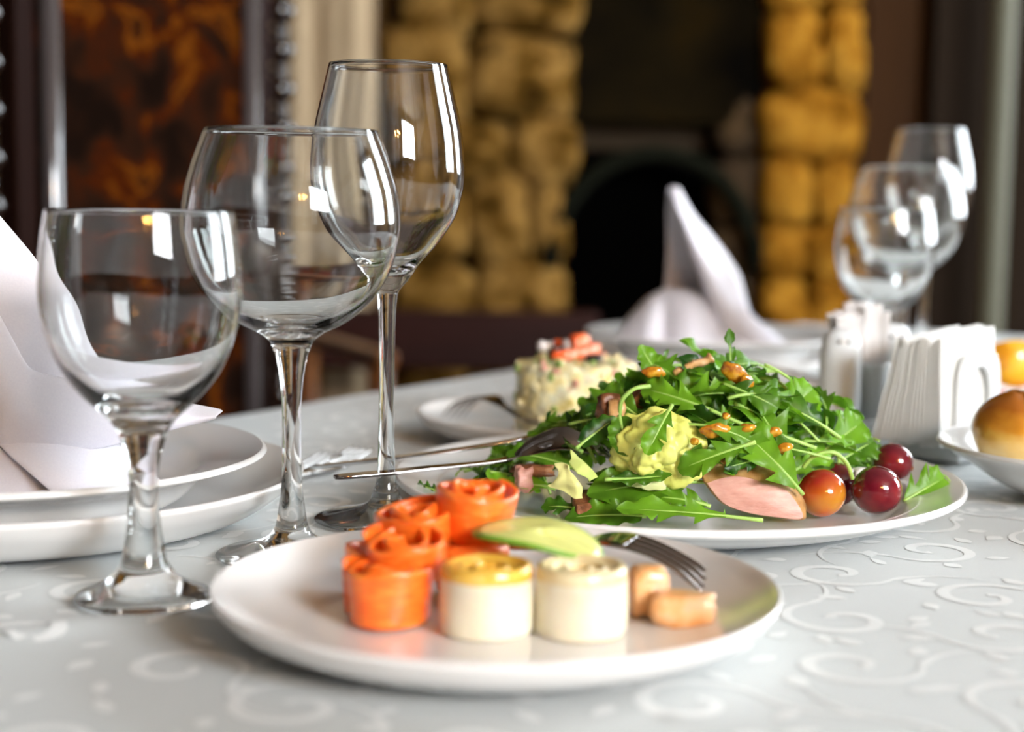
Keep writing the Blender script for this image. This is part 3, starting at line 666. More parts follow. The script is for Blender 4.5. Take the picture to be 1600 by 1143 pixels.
def fish_roll(loc, R, h, mtop, label, seed):
    t = empty('fish_roll', loc, label, 'fish roll', 'white fish rolls on the front plate')
    random.seed(seed); ph = random.random() * 6
    def wob(o):
        for v_ in o.data.vertices:
            a = atan2(v_.co.y, v_.co.x); k_ = 1 + .018 * sin(2 * a + ph) + .010 * sin(5 * a + ph + v_.co.z * 200)
            v_.co.x *= k_; v_.co.y *= k_
        return o
    body = [(0, 0)] + spline([(R * .93, 0), (R, .0015), (R * 1.01, h * .35), (R * .995, h * .80), (R * .99, h * .82)], 4) + [(0, h * .82)]
    wob(MB().lathe(body, 48).build('body', M['whitefish'], t))
    top = [(R * .992, h * .78)] + spline([(R * .995, h * .82), (R * .985, h * .92), (R * .93, h * .99), (R * .82, h * 1.0), (R * .70, h * .95), (R * .45, h * .90), (0.0001, h * .91)], 5)
    wob(MB().lathe(top, 48).build('roasted_top', mtop, t))
    sp_ = [(R * (.16 + .62 * q / 40) * cos(q * .30 + ph), R * (.16 + .62 * q / 40) * sin(q * .30 + ph), h * .925) for q in range(41)]
    MB().tube(sp_, .0011, 6).build('rolled_seam', mtop, t)
    return t
fish_roll((-.0078, .5620, .0052), .0166, .0248, M['gold'], 'white fish roll with a glossy golden yellow top', 1)
fish_roll((.0260, .5625, .0052), .0168, .0248, M['gold_pale'], 'paler white fish roll right of the golden topped one', 2)
# lime slice draped across the rolls
lm = empty('lime_slice', (.011, .588, .0335), 'thin green lime slice draped over the salmon and fish rolls', 'lime'); lm.rotation_euler = (radians(9), radians(9), .05)
def ls(r, a): return Vector((r * cos(a), r * sin(a) * .62, .002 - .16 * (r * cos(a)) ** 2 / .022 + .0012 * sin(2 * a)))
mb = MB(); mb.grid(lambda u, v: ls(.0235 * u + .0002, 2 * pi * v), 10, 49)
solid(mb.build('flesh', M['lime'], lm), .0022)
MB().tube([ls(.0240, 2 * pi * k / 60) for k in range(61)], .00125, 6).build('rind', M['lime_rind'], lm)
def chunk(name, loc, d, m, label, cat, group=None, rz=0, seed=0, amp=.12):
    q = MB().blob((0, 0, 0), 1, 12, 0, 1); vs = []
    for p in q.v:
        p = Vector(p); f = max(abs(p.x), abs(p.y), abs(p.z)); p = p.lerp(p / f, .75)
        p *= 1 + amp * noise.noise(p * 1.6 + Vector((seed * 3.7, seed, 0)))
        vs.append((p.x * d[0] / 2, p.y * d[1] / 2, p.z * d[2] / 2))
    o = MB().add(vs, q.f).build(name, m, loc=loc); o.rotation_euler = (0, 0, rz)
    return tag(o, label, cat, group)
G_P = 'smoked fish pieces right of the rolls'
chunk('smoked_fish_piece', (.0520, .5870, .0145), (.014, .013, .019), M['peach'], 'upright peach coloured fish piece against the pale roll', 'fish piece', G_P, .2, 1)
chunk('smoked_fish_piece', (.0640, .5740, .0110), (.024, .014, .0120), M['peach'], 'long flat peach fish piece, nearest the plate front', 'fish piece', G_P, -.1, 2)
chunk('smoked_fish_piece', (.0640, .5890, .0085), (.016, .012, .0075), M['peach'], 'peach fish piece under the fork tines', 'fish piece', G_P, .5, 3)

# ------------------------------------------------------------ arugula
def leaf_mesh(L, W, seed, bend=.8, lobes=3, ruffle=.0014, twist=.3, fold=.35, stem=.22, smoothleaf=False):
    rnd = random.Random(seed); n = 40; m_ = 8; ph = rnd.random() * 6
    cx, cz, a = 0, 0, rnd.uniform(-.15, .15) + bend * .5; C_ = []
    for i in range(n + 1):
        C_.append((cx, cz, a)); a -= bend / n * (1 + .4 * sin(ph + i * .3)); cx += L / n * cos(a); cz += L / n * sin(a)
    def hw(u, s):
        if u < stem: return .0006
        t = (u - stem) / (1 - stem)
        env = sin(pi * min(1, .06 + .94 * t) ** .85) ** .65 * (1 - .25 * (1 - t))
        if smoothleaf: lb = 1 - .10 * abs(sin(5 * pi * t + s))
        else:
            q = (t * lobes + .12 * s + .1) % 1.0
            saw = q ** 1.5 if t < .62 else 1
            lb = .34 + .66 * saw if t < .62 else (1 - .14 * abs(sin(7 * pi * t + s + ph)))
        return W * env * lb
    blade = MB()
    def fn(u, v):
        i = u * n; k_ = min(int(i), n - 1); f = i - k_; x = lerp(C_[k_][0], C_[k_ + 1][0], f); z = lerp(C_[k_][1], C_[k_ + 1][1], f); a_ = lerp(C_[k_][2], C_[k_ + 1][2], f)
        s = 2 * v - 1; side = 1 if s > 0 else -1; w_ = hw(u, side) * abs(s)
        y = side * w_ * cos(fold); up = w_ * sin(fold) + ruffle * s * s * sin(u * 26 + side * 2 + ph) * (w_ / max(W, 1e-6)) * 2
        tw = twist * (u - .3); y, up = y * cos(tw) - up * sin(tw), y * sin(tw) + up * cos(tw)
        lean = .35 * w_ if not smoothleaf else .1 * w_
        return Vector((x - up * sin(a_) + lean * cos(a_), y, z + up * cos(a_) + lean * sin(a_)))
    u0 = int(stem * n)
    blade.grid(lambda a_, v: fn(lerp(u0 / n, 1, a_), v), 52, 2 * m_ + 1)
    st_ = MB(); st_.tube([Vector((C_[i][0], 0, C_[i][1] - .0003)) for i in range(0, int(n * .9), 2)], [max(.0003, .0011 * (1 - .8 * i / n)) for i in range(0, int(n * .9), 2)], 6)
    return blade, st_
protos = []
random.seed(21)
specs = [(.060, .0120, .9, 3, 0), (.050, .0105, 1.5, 2, 0), (.068, .0130, .5, 3, 0), (.045, .0105, 2.1, 2, 0), (.056, .0085, 1.2, 3, 0), (.050, .0110, .4, 2, 1), (.062, .0115, -.6, 3, 0),
         (.042, .0120, 1.1, 2, 0), (.058, .0135, 1.7, 3, 0), (.048, .0075, .8, 2, 1), (.064, .0120, 1.3, 3, 0), (.038, .0100, .6, 2, 0)]
LMESH = []
for i, (L, W, bd, lb, sm) in enumerate(specs):
    bl, stt = leaf_mesh(L, W, i, bd, lb, ruffle=random.uniform(.001, .0024), twist=random.uniform(-1.3, 1.3), fold=random.uniform(-.1, .8), smoothleaf=bool(sm))
    def mk(mb_, nm, m):
        me = bpy.data.meshes.new(nm); me.from_pydata(mb_.v, [], mb_.f); me.materials.append(m); me.polygons.foreach_set('use_smooth', [True] * len(me.polygons)); me.update(); return me
    LMESH.append((mk(bl, 'arugula_leaf', M['leaf']), mk(stt, 'stem', M['leaf_stem']), L))
G_L = 'arugula leaves heaped on the large salad plate'
def leaf_obj(mi, matrix, label='green arugula leaf in the heap on the large salad plate', group=G_L):
    bl, stt, L = LMESH[mi]
    o = bpy.data.objects.new('arugula_leaf', bl); COL.objects.link(o); o.matrix_world = matrix
    tag(o, label, 'arugula leaf', group)
    s_ = bpy.data.objects.new('stem', stt); COL.objects.link(s_); s_.parent = o
    return o
def frame(o, x, n):
    x = x.normalized(); z = (n - x * n.dot(x)).normalized(); y = z.cross(x)
    return Matrix(((x.x, y.x, z.x, o.x), (x.y, y.y, z.y, o.y), (x.z, y.z, z.z, o.z), (0, 0, 0, 1)))
HX = [-.030, -.006, .019, .040, .055, .0736, .096, .128, .147, .160, .176, .192, .214, .225]
HZ = [.008, .013, .024, .040, .051, .064, .069, .062, .054, .038, .033, .018, .009, .006]
def mz(x, y):
    w_ = interp(x, [-.03, .02, .1, .2, .22], [.035, .060, .088, .060, .03]); k_ = 1 - ((y - .822) / w_) ** 2
    return .007 + interp(x, HX, HZ) * (max(0, k_) ** .75)
def proj(p):
    d = p - CAM; zz = d.dot(FW); return 800 + FPX * d.dot(RT) / zz, 571.5 - FPX * d.dot(UP) / zz
EXC = [(1032, 705, 50, 42), (893, 745, 38, 34), (1180, 775, 74, 42), (1292, 776, 42, 40), (1382, 766, 42, 40), (1404, 729, 40, 36), (945, 800, 50, 14)]
random.seed(77); cnt = 0; tries = 0
while cnt < 250 and tries < 9000:
    tries += 1
    x = random.uniform(-.022, .212); y = random.uniform(.738, .90)
    top = mz(x, y)
    if top < .010: continue
    z = lerp(.008, top, random.random() ** .35)
    e = .006; nrm = Vector((-(mz(x + e, y) - mz(x - e, y)) / (2 * e), -(mz(x, y + e) - mz(x, y - e)) / (2 * e), 1)).normalized()
    nrm = (nrm + Vector((random.uniform(-.7, .7), random.uniform(-1.0, .3), random.uniform(-.3, .5)))).normalized()
    a = random.uniform(0, 2 * pi); tx = Vector((cos(a), sin(a) * .6, random.uniform(-.35, .45)))
    tx = (tx - nrm * tx.dot(nrm)).normalized()
    mi = random.randrange(len(LMESH)); L = LMESH[mi][2]; s_ = random.uniform(.62, 1.0) * (1 if z > .03 else .8)
    p0 = Vector((x, y, z)); o_ = p0 - tx * L * s_ * .5; tip = p0 + tx * L * s_ * .5
    bad = False
    for q in (o_, p0, tip, p0.lerp(tip, .5)):
        if q.z < .007: bad = True
        r_ = math.hypot(q.x - P2.x, q.y - P2.y)
        if r_ > .132 or (r_ > .112 and q.z < .014): bad = True
        if q.z > mz(q.x, q.y) + .013: bad = True
        ux, uy = proj(q)
        for (ex, ey, ea, eb) in EXC:
            if ((ux - ex) / ea) ** 2 + ((uy - ey) / eb) ** 2 < 1.1 and q.y < (.835 if ex == 1404 else .795): bad = True
    if bad: continue
    mt = frame(o_, tx, nrm) @ Matrix.Scale(s_, 4)
    where = 'the left slope' if x < .055 else 'the tall middle' if x < .14 else 'the right slope'
    side = 'front of ' if y < .79 else 'back of ' if y > .84 else 'crest along '
    leaf_obj(mi, mt, 'green arugula leaf on the %s%s of the salad heap' % (side, where)); cnt += 1
# the leaves one can point at
def hero(base, tip, yb, yt, W, face, label, bend=.5, lobes=3, smoothleaf=False, seed=1, stem=.22, twist=.1, fold=.25, m='leaf', ruffle=.0012, name='arugula_leaf', cat='arugula leaf', group=None):
    a = PY(*base, yb); b_ = PY(*tip, yt); L = (b_ - a).length
    arc = L * (1 + bend * bend / 24)
    bl, stt = leaf_mesh(arc, W, seed, bend, lobes, ruffle, twist, fold, stem, smoothleaf)
    o = bl.build(name, M[m], fix=False); o.matrix_world = frame(a, b_ - a, Vector(face)); tag(o, label, cat, group)
    s_ = stt.build('stem', M['leaf_stem'], o, fix=False); return o
F = (0, -.8, .6)
hero((1108, 752), (917, 772), .768, .760, .0155, (0, -.75, .65), 'broad smooth green leaf lying in front below the pale lettuce ball', smoothleaf=True, seed=3, bend=.5)
hero((902, 733), (792, 698), .785, .792, .0115, (0, -.6, .8), 'bright green toothed leaf pointing left over the spoon bowl', seed=4, bend=.6, stem=.05, lobes=4)
hero((1192, 812), (962, 806), .735, .738, .0100, (0, -.6, .8), 'long light green leaf along the front rim under the duck slice', seed=5, bend=.15, stem=.25)
hero((1142, 660), (1133, 512), .800, .806, .0040, (.3, -1, 0), 'thin leaf stalk standing straight up from the top of the salad', seed=6, bend=.25, stem=.55, lobes=2)
hero((1042, 600), (1001, 536), .800, .806, .0080, (.3, -1, .2), 'pointed green leaf sticking up at the top left of the heap', seed=7, bend=-.5, stem=.05, smoothleaf=True)
hero((1050, 632), (1010, 714), .752, .742, .0085, (-.2, -1, .2), 'narrow dark leaf hanging down over the pale lettuce ball', seed=8, bend=.5, stem=.12)
hero((968, 648), (980, 712), .765, .755, .0095, (0, -1, .1), 'strap shaped bright leaf hanging left of the lettuce ball', seed=9, bend=.4, stem=.05, smoothleaf=True)
hero((1235, 735), (1150, 600), .765, .790, .0170, (.3, -1, .2), 'wide bright leaf with a pale midrib arching at the right of the heap top', seed=10, bend=1.0, stem=.15)
hero((1205, 660), (1270, 607), .795, .800, .0150, (0, -1, .3), 'ragged bright leaf at the upper right edge of the heap', seed=11, bend=.4, stem=.1)
hero((1412, 782), (1474, 748), .790, .800, .0140, (.1, -.9, .5), 'toothed leaf lying right of the grapes by the plate rim', seed=12, bend=.5, stem=.02)
hero((868, 762), (757, 764), .770, .780, .0120, (0, -.55, .85), 'toothed leaf spread flat at the left end of the heap', seed=13, bend=.5, stem=.08, lobes=4)
hero((690, 772), (648, 757), .772, .790, .0030, (0, -.5, .85), 'tiny green leaf scrap lying alone on the left plate rim', seed=14, bend=.2, stem=.02, smoothleaf=True)
hero((1275, 712), (1352, 655), .795, .800, .0150, (.1, -1, .4), 'dark ragged leaf spreading in front of the salt shaker', seed=15, bend=.5, stem=.1)
hero((1300, 728), (1366, 688), .805, .815, .0130, (0, -1, .5), 'broad leaf just above the small back grape', seed=16, bend=.5, stem=.05)
hero((1255, 772), (1150, 672), .755, .770, .0150, (.1, -1, .3), 'arched leaf behind the duck slice with its tip up', seed=17, bend=.9, stem=.1)
hero((1180, 690), (1060, 735), .745, .750, .0100, (0, -1, .4), 'bright leaf slanting down from the middle toward the duck slice', seed=18, bend=.7, stem=.15)
hero((945, 748), (1050, 745), .752, .752, .0050, (0, -.8, .6), 'narrow leaf lying across the lower lettuce ball', seed=19, bend=-.3, stem=.1, smoothleaf=True)
hero((1010, 660), (945, 610), .775, .790, .0120, (-.2, -1, .2), 'dark leaf at the left shoulder of the heap', seed=20, bend=.7, stem=.15)
hero((1110, 640), (1000, 602), .770, .785, .0110, (0, -1, .3), 'dark green leaf below the upright pointed one', seed=22, bend=.7, stem=.1)
hero((1130, 600), (1215, 640), .780, .775, .0110, (0, -1, .4), 'leaf with dressing across the middle of the heap top', seed=23, bend=.8, stem=.15)
hero((900, 700), (962, 655), .765, .775, .0075, (-.2, -1, .3), 'narrow bright leaf climbing the left slope of the heap', seed=24, bend=.4, stem=.1, smoothleaf=True)
hero((1010, 806), (880, 800), .748, .752, .0100, (0, -.7, .7), 'dark low leaf between the crusted duck slice and the front rim', seed=31, bend=.4, stem=.05, smoothleaf=True)
hero((930, 800), (845, 785), .760, .765, .0085, (0, -.6, .8), 'dark toothed leaf at the lower left edge of the heap', seed=32, bend=.5, stem=.1)
hero((1110, 790), (1020, 778), .752, .757, .0090, (0, -.8, .6), 'mid green leaf tucked left of the thick duck slice', seed=33, bend=.6, stem=.05)
hero((1310, 752), (1240, 722), .800, .790, .0130, (0, -1, .3), 'leaf filling the gap between duck slice and grapes', seed=34, bend=.6, stem=.05)
hero((1230, 742), (1290, 700), .785, .800, .0110, (.2, -1, .3), 'ragged leaf under the arched stalk', seed=35, bend=.8, stem=.05)
hero((960, 780), (940, 735), .770, .775, .0110, (-.3, -1, .2), 'dark leaf behind the torn lettuce', seed=36, bend=.6, stem=.05)
hero((1095, 740), (1085, 690), .770, .775, .0110, (.2, -1, .2), 'dark leaf right of the lettuce ball', seed=37, bend=.6, stem=.05)
def curl(pts, r, label):
    o = MB().tube([PY(*p) for p in spline(pts, 7)], r, 7).build('leaf_stalk', M['leaf_stem']); return tag(o, label, 'leaf stalk')
curl([(1255, 730, .770), (1272, 712, .768), (1300, 706, .768), (1322, 722, .770), (1332, 748, .772)], .0011, 'pale curved stalk arching above the grapes')
curl([(1110, 640, .768), (1160, 662, .766), (1220, 680, .766), (1275, 700, .768)], .0010, 'long pale stalk running across the right half of the heap')
curl([(968, 655, .775), (972, 625, .772), (992, 607, .772), (1016, 603, .774)], .0011, 'pale hooked stalk on the left shoulder of the heap')
curl([(1455, 770, .80), (1478, 775, .80), (1486, 757, .802), (1474, 742, .805), (1462, 752, .805), (1472, 768, .80)], .0005, 'thin curly sprout by the right plate rim')
curl([(765, 737, .785), (790, 741, .785), (812, 747, .785)], .0009, 'short pale stalk left of the brown duck shred')
# lettuce
def sheet_px(name, outline_rows, m, label, cat, bump=.0016, th=.0009, seed=1):
    "rows of (px,py,Y) points lofted to a crumpled leaf"
    rows = [spline(r_, 8) for r_ in outline_rows]; nr = len(rows); nc = len(rows[0])
    cols = [spline([rows[i][j] for i in range(nr)], 8) for j in range(nc)]
    mb = MB()
    def fn(u, v):
        j = int(round(u * (nc - 1))); c_ = cols[j]; i = int(round(v * (len(c_) - 1))); p = PY(*c_[i])
        return p + Vector((noise.noise(p * 180 + Vector((seed, 0, 0))), noise.noise(p * 150 + Vector((0, seed, 0))) * 2.2, noise.noise(p * 180 + Vector((0, 0, seed))))) * bump
    mb.grid(fn, nc, len(cols[0])); o = mb.build(name, M[m]); solid(o, th); subsurf(o, 1); return tag(o, label, cat)
sheet_px('lettuce_leaf', [[(893, 703, .752), (905, 716, .748), (921, 728, .748), (935, 744, .752)], [(888, 722, .747), (898, 733, .744), (908, 742, .745), (920, 752, .750)]], 'lettuce_light', 'pale torn lettuce strip standing up left of the lettuce ball', 'lettuce', seed=2)
sheet_px('lettuce_leaf', [[(866, 722, .752), (878, 722, .750), (888, 728, .746), (896, 742, .745)], [(872, 745, .747), (882, 745, .744), (894, 750, .743), (906, 757, .744)], [(854, 757, .748), (872, 766, .746), (892, 774, .744), (914, 778, .745)]], 'lettuce', 'torn yellow green lettuce leaf lying low at the left front', 'lettuce', seed=3)
lt = MB()
def lf(u, v):
    a = pi * (1.06 * u - .03); b_ = pi * (v * .98 + .01)
    p = Vector((-cos(a) * sin(b_) , -sin(a) * sin(b_), cos(b_)))
    k_ = 1 + sin(b_) * (.13 * sin(6 * a + 3 * b_) + .20 * noise.noise(p * 2.2 + Vector((4, 0, 0))) + .16 * noise.noise(p * 5) + .06 * noise.noise(p * 12))
    return Vector((p.x * .0185, p.y * .0150, p.z * .0168)) * k_
lt.grid(lf, 90, 70)
lb = lt.build('lettuce_heart', M['lettuce'], loc=PY(1030, 702, .766)); solid(lb, .0009); lb.rotation_euler = (0, .4, 0); lb.scale = (1.12, 1.1, 1.12)
tag(lb, 'crumpled yellow iceberg lettuce ball in the middle of the salad front', 'lettuce')
sheet_px('lettuce_leaf', [[(958, 668, .772), (985, 662, .768), (1020, 655, .768), (1050, 660, .770)], [(960, 690, .764), (985, 690, .760), (1010, 684, .760), (1040, 680, .765)]], 'lettuce_light', 'cream lettuce edge peeping out above the lettuce ball', 'lettuce', seed=5)
sheet_px('lettuce_leaf', [[(975, 745, .758), (995, 738, .755), (1030, 748, .755), (1062, 745, .760)], [(985, 760, .757), (1005, 764, .752), (1030, 768, .752), (1050, 760, .758)]], 'lettuce_light', 'cream lettuce scrap between the ball and the broad leaf', 'lettuce', seed=6)
# duck
def slab(name, poly, y0, depth, back, m1, m2, label, cat, group=None, lean=0.0):
    "front outline (px,py) on a plane at y0, pushed back and up: cut face and skin"
    root = empty(name, PY(*poly[0], y0), label, cat, group); off = root.location.copy()
    n = len(poly); pts = [tuple(p) for p in poly] + [poly[0]]; sp_ = spline(pts, 5)[:-1]
    fr = []
    for (a, b_) in sp_:
        p = PY(a, b_, y0); p.y += lean * p.z; fr.append(p)
    cen = sum(fr, Vector()) / len(fr); rings = [[cen.lerp(p, k_) + Vector((0, .0015 * k_ * k_ - .0010, 0)) for p in fr] for k_ in (.33, .66, .93)]
    face = MB(); N = len(fr); vs = [cen + Vector((0, -.001, 0))] + [q for r_ in rings for q in r_]
    fs = [(0, 1 + k, 1 + (k + 1) % N) for k in range(N)]
    for r_ in range(2):
        for k in range(N): fs.append((1 + r_ * N + k, 1 + (r_ + 1) * N + k, 1 + (r_ + 1) * N + (k + 1) % N, 1 + r_ * N + (k + 1) % N))
    face.add([v_ - off for v_ in vs], fs); face.build('cut_face', m1, root)
    bk = [p + Vector(back) + Vector((0, depth, 0)) for p in fr]; bc = sum(bk, Vector()) / N
    R_ = [rings[-1], [p + Vector((0, .0022, 0)) for p in fr], [a.lerp(b_, .5) + (a.lerp(b_, .5) - cen) * .05 for a, b_ in zip(fr, bk)], [a.lerp(bc, .1) for a in bk], [a.lerp(bc, .6) for a in bk]]
    sk = MB(); vs = [q for r_ in R_ for q in r_] + [bc]; fs = []
    for r_ in range(len(R_) - 1):
        for k in range(N): fs.append((r_ * N + k, r_ * N + (k + 1) % N, (r_ + 1) * N + (k + 1) % N, (r_ + 1) * N + k))
    for k in range(N): fs.append(((len(R_) - 1) * N + k, (len(R_) - 1) * N + (k + 1) % N, len(vs) - 1))
    sk.add([v_ - off for v_ in vs], fs); sk.build('roasted_skin', m2, root)
    return root
slab('duck_slice', [(1102, 757), (1130, 748), (1165, 747), (1200, 757), (1236, 768), (1262, 812), (1215, 811), (1165, 803), (1128, 788)], .752, .012, (-.001, 0, .0085), M['meat'], M['skin'], 'thick pink duck slice with tan skin lying at the front of the salad', 'duck slice', lean=.25)
slab('duck_slice', [(898, 790), (930, 786), (975, 786), (1004, 790), (990, 800), (940, 808), (902, 806)], .752, .016, (0, 0, .004), M['crust'], M['crust'], 'dark crusted duck slice flat on the plate below the broad leaf', 'duck slice', lean=.2)
slab('duck_slice', [(1000, 612), (1040, 606), (1050, 625), (1010, 640), (985, 632)], .790, .010, (0, 0, .003), M['crust'], M['crust'], 'dark red duck slice half hidden at the left shoulder of the heap', 'duck slice')
chunk('duck_shred', PY(952, 634, .782), (.011, .008, .012), M['crust'], 'brown crusted duck shred on the left slope of the heap', 'duck shred', 'small duck shreds in the salad', .4, 4, .4)
chunk('duck_shred', PY(963, 645, .776), (.008, .006, .012), M['skin'], 'tan duck shred hanging under the brown one on the left slope', 'duck shred', 'small duck shreds in the salad', .1, 5, .3)
chunk('duck_shred', PY(832, 735, .778), (.020, .009, .0055), M['crust'], 'flat brown duck shred beneath the leaf pointing left', 'duck shred', 'small duck shreds in the salad', -.2, 6, .4)
chunk('duck_shred', PY(818, 749, .772), (.008, .007, .012), M['meat'], 'pinkish duck shred at the far left of the salad', 'duck shred', 'small duck shreds in the salad', .3, 7, .35)
tp = MB().tube([PY(*p, .795) for p in spline([(1052, 583), (1070, 576), (1085, 568), (1100, 565), (1113, 557)], 5)], [.0012, .0018, .002, .0022, .0018, .002, .0024, .0018, .002, .0016, .0022, .0018, .002, .0022, .0024, .002, .0022, .002, .0026, .003, .002], 8)
tag(tp.build('duck_shred', M['skin']), 'thin glazed duck strip on the very top of the heap', 'duck shred', 'small duck shreds in the salad')
G_D = 'amber dressing drops on the salad'
for i, (px, py, y, rx, rz_) in enumerate([(1150, 584, .782, .0075, .0045), (1020, 582, .785, .0060, .0028), (1120, 672, .757, .0075, .0035), (1205, 676, .762, .0050, .0030), (1165, 600, .778, .0040, .0040), (1228, 700, .758, .0045, .0025), (1085, 690, .752, .0022, .0022), (1170, 668, .757, .0040, .0020), (1135, 650, .757, .0022, .0018)]):
    o = MB().blob((0, 0, 0), (rx, .0022, rz_), 10, .5, 260, seed=i).build('dressing_drop', M['sauce'], loc=PY(px, py, y)); o.rotation_euler = (.3, random.uniform(-.3, .6), 0)
    tag(o, ['large amber dressing drop right of the standing stalk', 'long amber dressing smear left of the topmost duck strip', 'large amber dressing drop just above the arched front leaf', 'amber dressing drop on the right slope above the long stalk', 'round amber dressing drop just below the large top one', 'amber dressing drop at the right above the arched stalk', 'tiny amber drop beside the lettuce ball', 'amber drop touching the large middle one', 'tiny amber drop above the large middle one'][i], 'dressing', G_D)
chunk('garlic_piece', PY(1352, 742, .80), (.016, .008, .007), M['eggwhite'], 'cream coloured scrap between the grapes', 'garlic', None, .3, 2, .3)
# grapes
def grape(loc, r, st_, m, label, rot):
    t = empty('grape', loc, label, 'grape', 'grapes on the salad plate'); t.rotation_euler = rot
    q = MB().blob((0, 0, 0), (r * st_, r, r), 18, .03, 60, seed=r * 1e3)
    q.build('skin', m, t)
    MB().lathe([(0, 0), (.0011, .0002), (.0014, .0008), (.0006, .0012), (0, .0012)], 10).build('stem_scar', M['crust'], t, loc=(r * st_ - .0004, 0, 0)).rotation_euler = (0, pi / 2, 0)
    return t
grape((.1522, .7720, .0178), .0120, 1.0, M['grape_or'], 'orange red grape nearest the duck slice', (0, .3, .5))
grape((.1655, .8000, .0170), .0112, 1.0, M['grape'], 'dark grape half hidden between the two front grapes', (0, .2, 2))
grape((.1800, .7745, .0192), .0118, 1.08, M['grape'], 'large dark red grape, right one of the two in front', (0, .1, .5))
grape((.2000, .8270, .0245), .0100, 1.05, M['grape'], 'smaller dark red grape lying behind against the leaves', (0, .2, -.6))

# ------------------------------------------------------------ creamy salad tower
tw = empty('salad_tower', (.0415, 1.040, .0050), 'creamy chopped salad pressed into a round tower on the side plate', 'salad')
R_, h_ = .0385, .047; sb = MB()
pr = [(0, 0)] + [(R_ * k, 0) for k in (.5, .9)] + [(R_, .003 + .0021 * k) for k in range(21)] + [(R_ * .96, h_)] + [(R_ * k, h_ + .001) for k in (.85, .7, .55, .4, .25, .1)] + [(0, h_)]
sb.lathe(pr, 90); ob = sb.build('salad_body', M['saladmix'], tw)
for v_ in ob.data.vertices:
    p = v_.co; d = .0028 * noise.noise(p * 110) + .0018 * noise.noise(p * 240); n_ = Vector((p.x, p.y, 0)).normalized() if p.xy.length > .004 else Vector((0, 0, 1))
    if p.z > .001: v_.co += n_ * d + Vector((0, 0, .6 * d))
random.seed(4); bits = MB()
for i in range(150):
    a = random.uniform(0, 2 * pi)
    if random.random() < .72: rr, z = R_ * random.uniform(.96, 1.02), random.uniform(.003, h_)
    else: rr, z = R_ * sqrt(random.random()) * .97, h_ + .001
    s_ = random.uniform(.0016, .0036); rot = Matrix.Translation((rr * cos(a), rr * sin(a), z)) @ Euler((random.uniform(0, 3), random.uniform(0, 3), random.uniform(0, 3))).to_matrix().to_4x4()
    bits.box((0, 0, 0), (s_ * 1.6, s_ * 1.3, s_), random.choice((0, 0, 0, 1, 1, 2)), rot)
bo = bits.build('chopped_bits', [M['bit_cream'], M['bit_green'], M['bit_pink']], tw, smooth=False); bevel(bo, .0004, 2); tag(bo, kind='stuff')
G_C = 'crab stick pieces on the salad tower'
for i, (px, py, y, d, rz_, m, nm, lb_) in enumerate([
    (893, 553, 1.04, (.026, .010, .007), .1, 'crab', 'crab_stick_piece', 'long orange crab stick piece lying across the salad tower front edge'),
    (905, 533, 1.05, (.012, .010, .010), .5, 'crab', 'crab_stick_piece', 'orange crab stick piece at the very top of the topping'),
    (925, 546, 1.05, (.010, .009, .009), .2, 'crab', 'crab_stick_piece', 'small orange crab piece at the right of the topping'),
    (880, 541, 1.06, (.010, .010, .009), .9, 'crab', 'crab_stick_piece', 'small orange crab piece at the left of the topping'),
    (893, 540, 1.055, (.012, .010, .009), .3, 'eggwhite', 'crab_stick_piece', 'white crab flesh piece amid the orange ones'),
    (873, 549, 1.04, (.010, .008, .006), .4, 'olive', 'olive_piece', 'black olive piece left of the crab topping'),
    (929, 559, 1.035, (.010, .007, .005), -.3, 'olive', 'olive_piece', 'black olive piece right of the crab topping'),
    (852, 540, 1.07, (.010, .008, .006), .2, 'eggwhite', 'crab_stick_piece', 'whitish piece at the far left of the tower top')]):
    chunk(nm, PY(px, py, y), d, M[m], lb_, 'crab stick' if 'crab' in nm else 'olive', G_C if 'crab' in nm else 'olive pieces on the salad tower', rz_, i, .25)

# ------------------------------------------------------------ sliced meat on the half hidden plate
for i, (x, y, rz_) in enumerate([(.208, 1.165, .3), (.190, 1.190, .1), (.172, 1.215, -.2)]):
    chunk('meat_slice', (x, y, .0105 + .004 * i), (.034, .020, .010), M['meat'], ['pink meat slice showing beside the salt shaker', 'pink meat slice in the middle of the hidden plate', 'pink meat slice at the back of the hidden plate'][i], 'meat slice', 'meat slices on the half hidden plate', rz_, i, .2)

# ------------------------------------------------------------ cruet set
def oval(mb, cx, cy, rx, ry, prof, n=40, p=2.6, mi=0, shear=0):
    vs = []; fs = []
    for (k_, z) in prof:
        for i in range(n):
            a = 2 * pi * i / n; c_, s_ = cos(a), sin(a)
            vs.append((cx + shear * z + rx * k_ * abs(c_) ** (2 / p) * (1 if c_ > 0 else -1), cy + ry * k_ * abs(s_) ** (2 / p) * (1 if s_ > 0 else -1), z))
    for r_ in range(len(prof) - 1):
        for i in range(n): fs.append((r_ * n + i, r_ * n + (i + 1) % n, (r_ + 1) * n + (i + 1) % n, (r_ + 1) * n + i))
    fs.append(tuple(range(n))[::-1]); fs.append(tuple((len(prof) - 1) * n + i for i in range(n)))
    return mb.add(vs, fs, mi)
TR = Vector((.2345, 1.050, .0005)); rzT = radians(32)
tray = MB(); oval(tray, 0, 0, .040, .020, [(.93, 0), (1, .002), (1, .0155), (.98, .018), (.92, .018), (.90, .008), (.2, .0075)])
tray = tray.build('cruet_tray', M['ceramic'], loc=TR); tray.rotation_euler = (0, 0, rzT); tag(tray, 'small white ceramic tray under the salt and pepper shakers', 'tray')
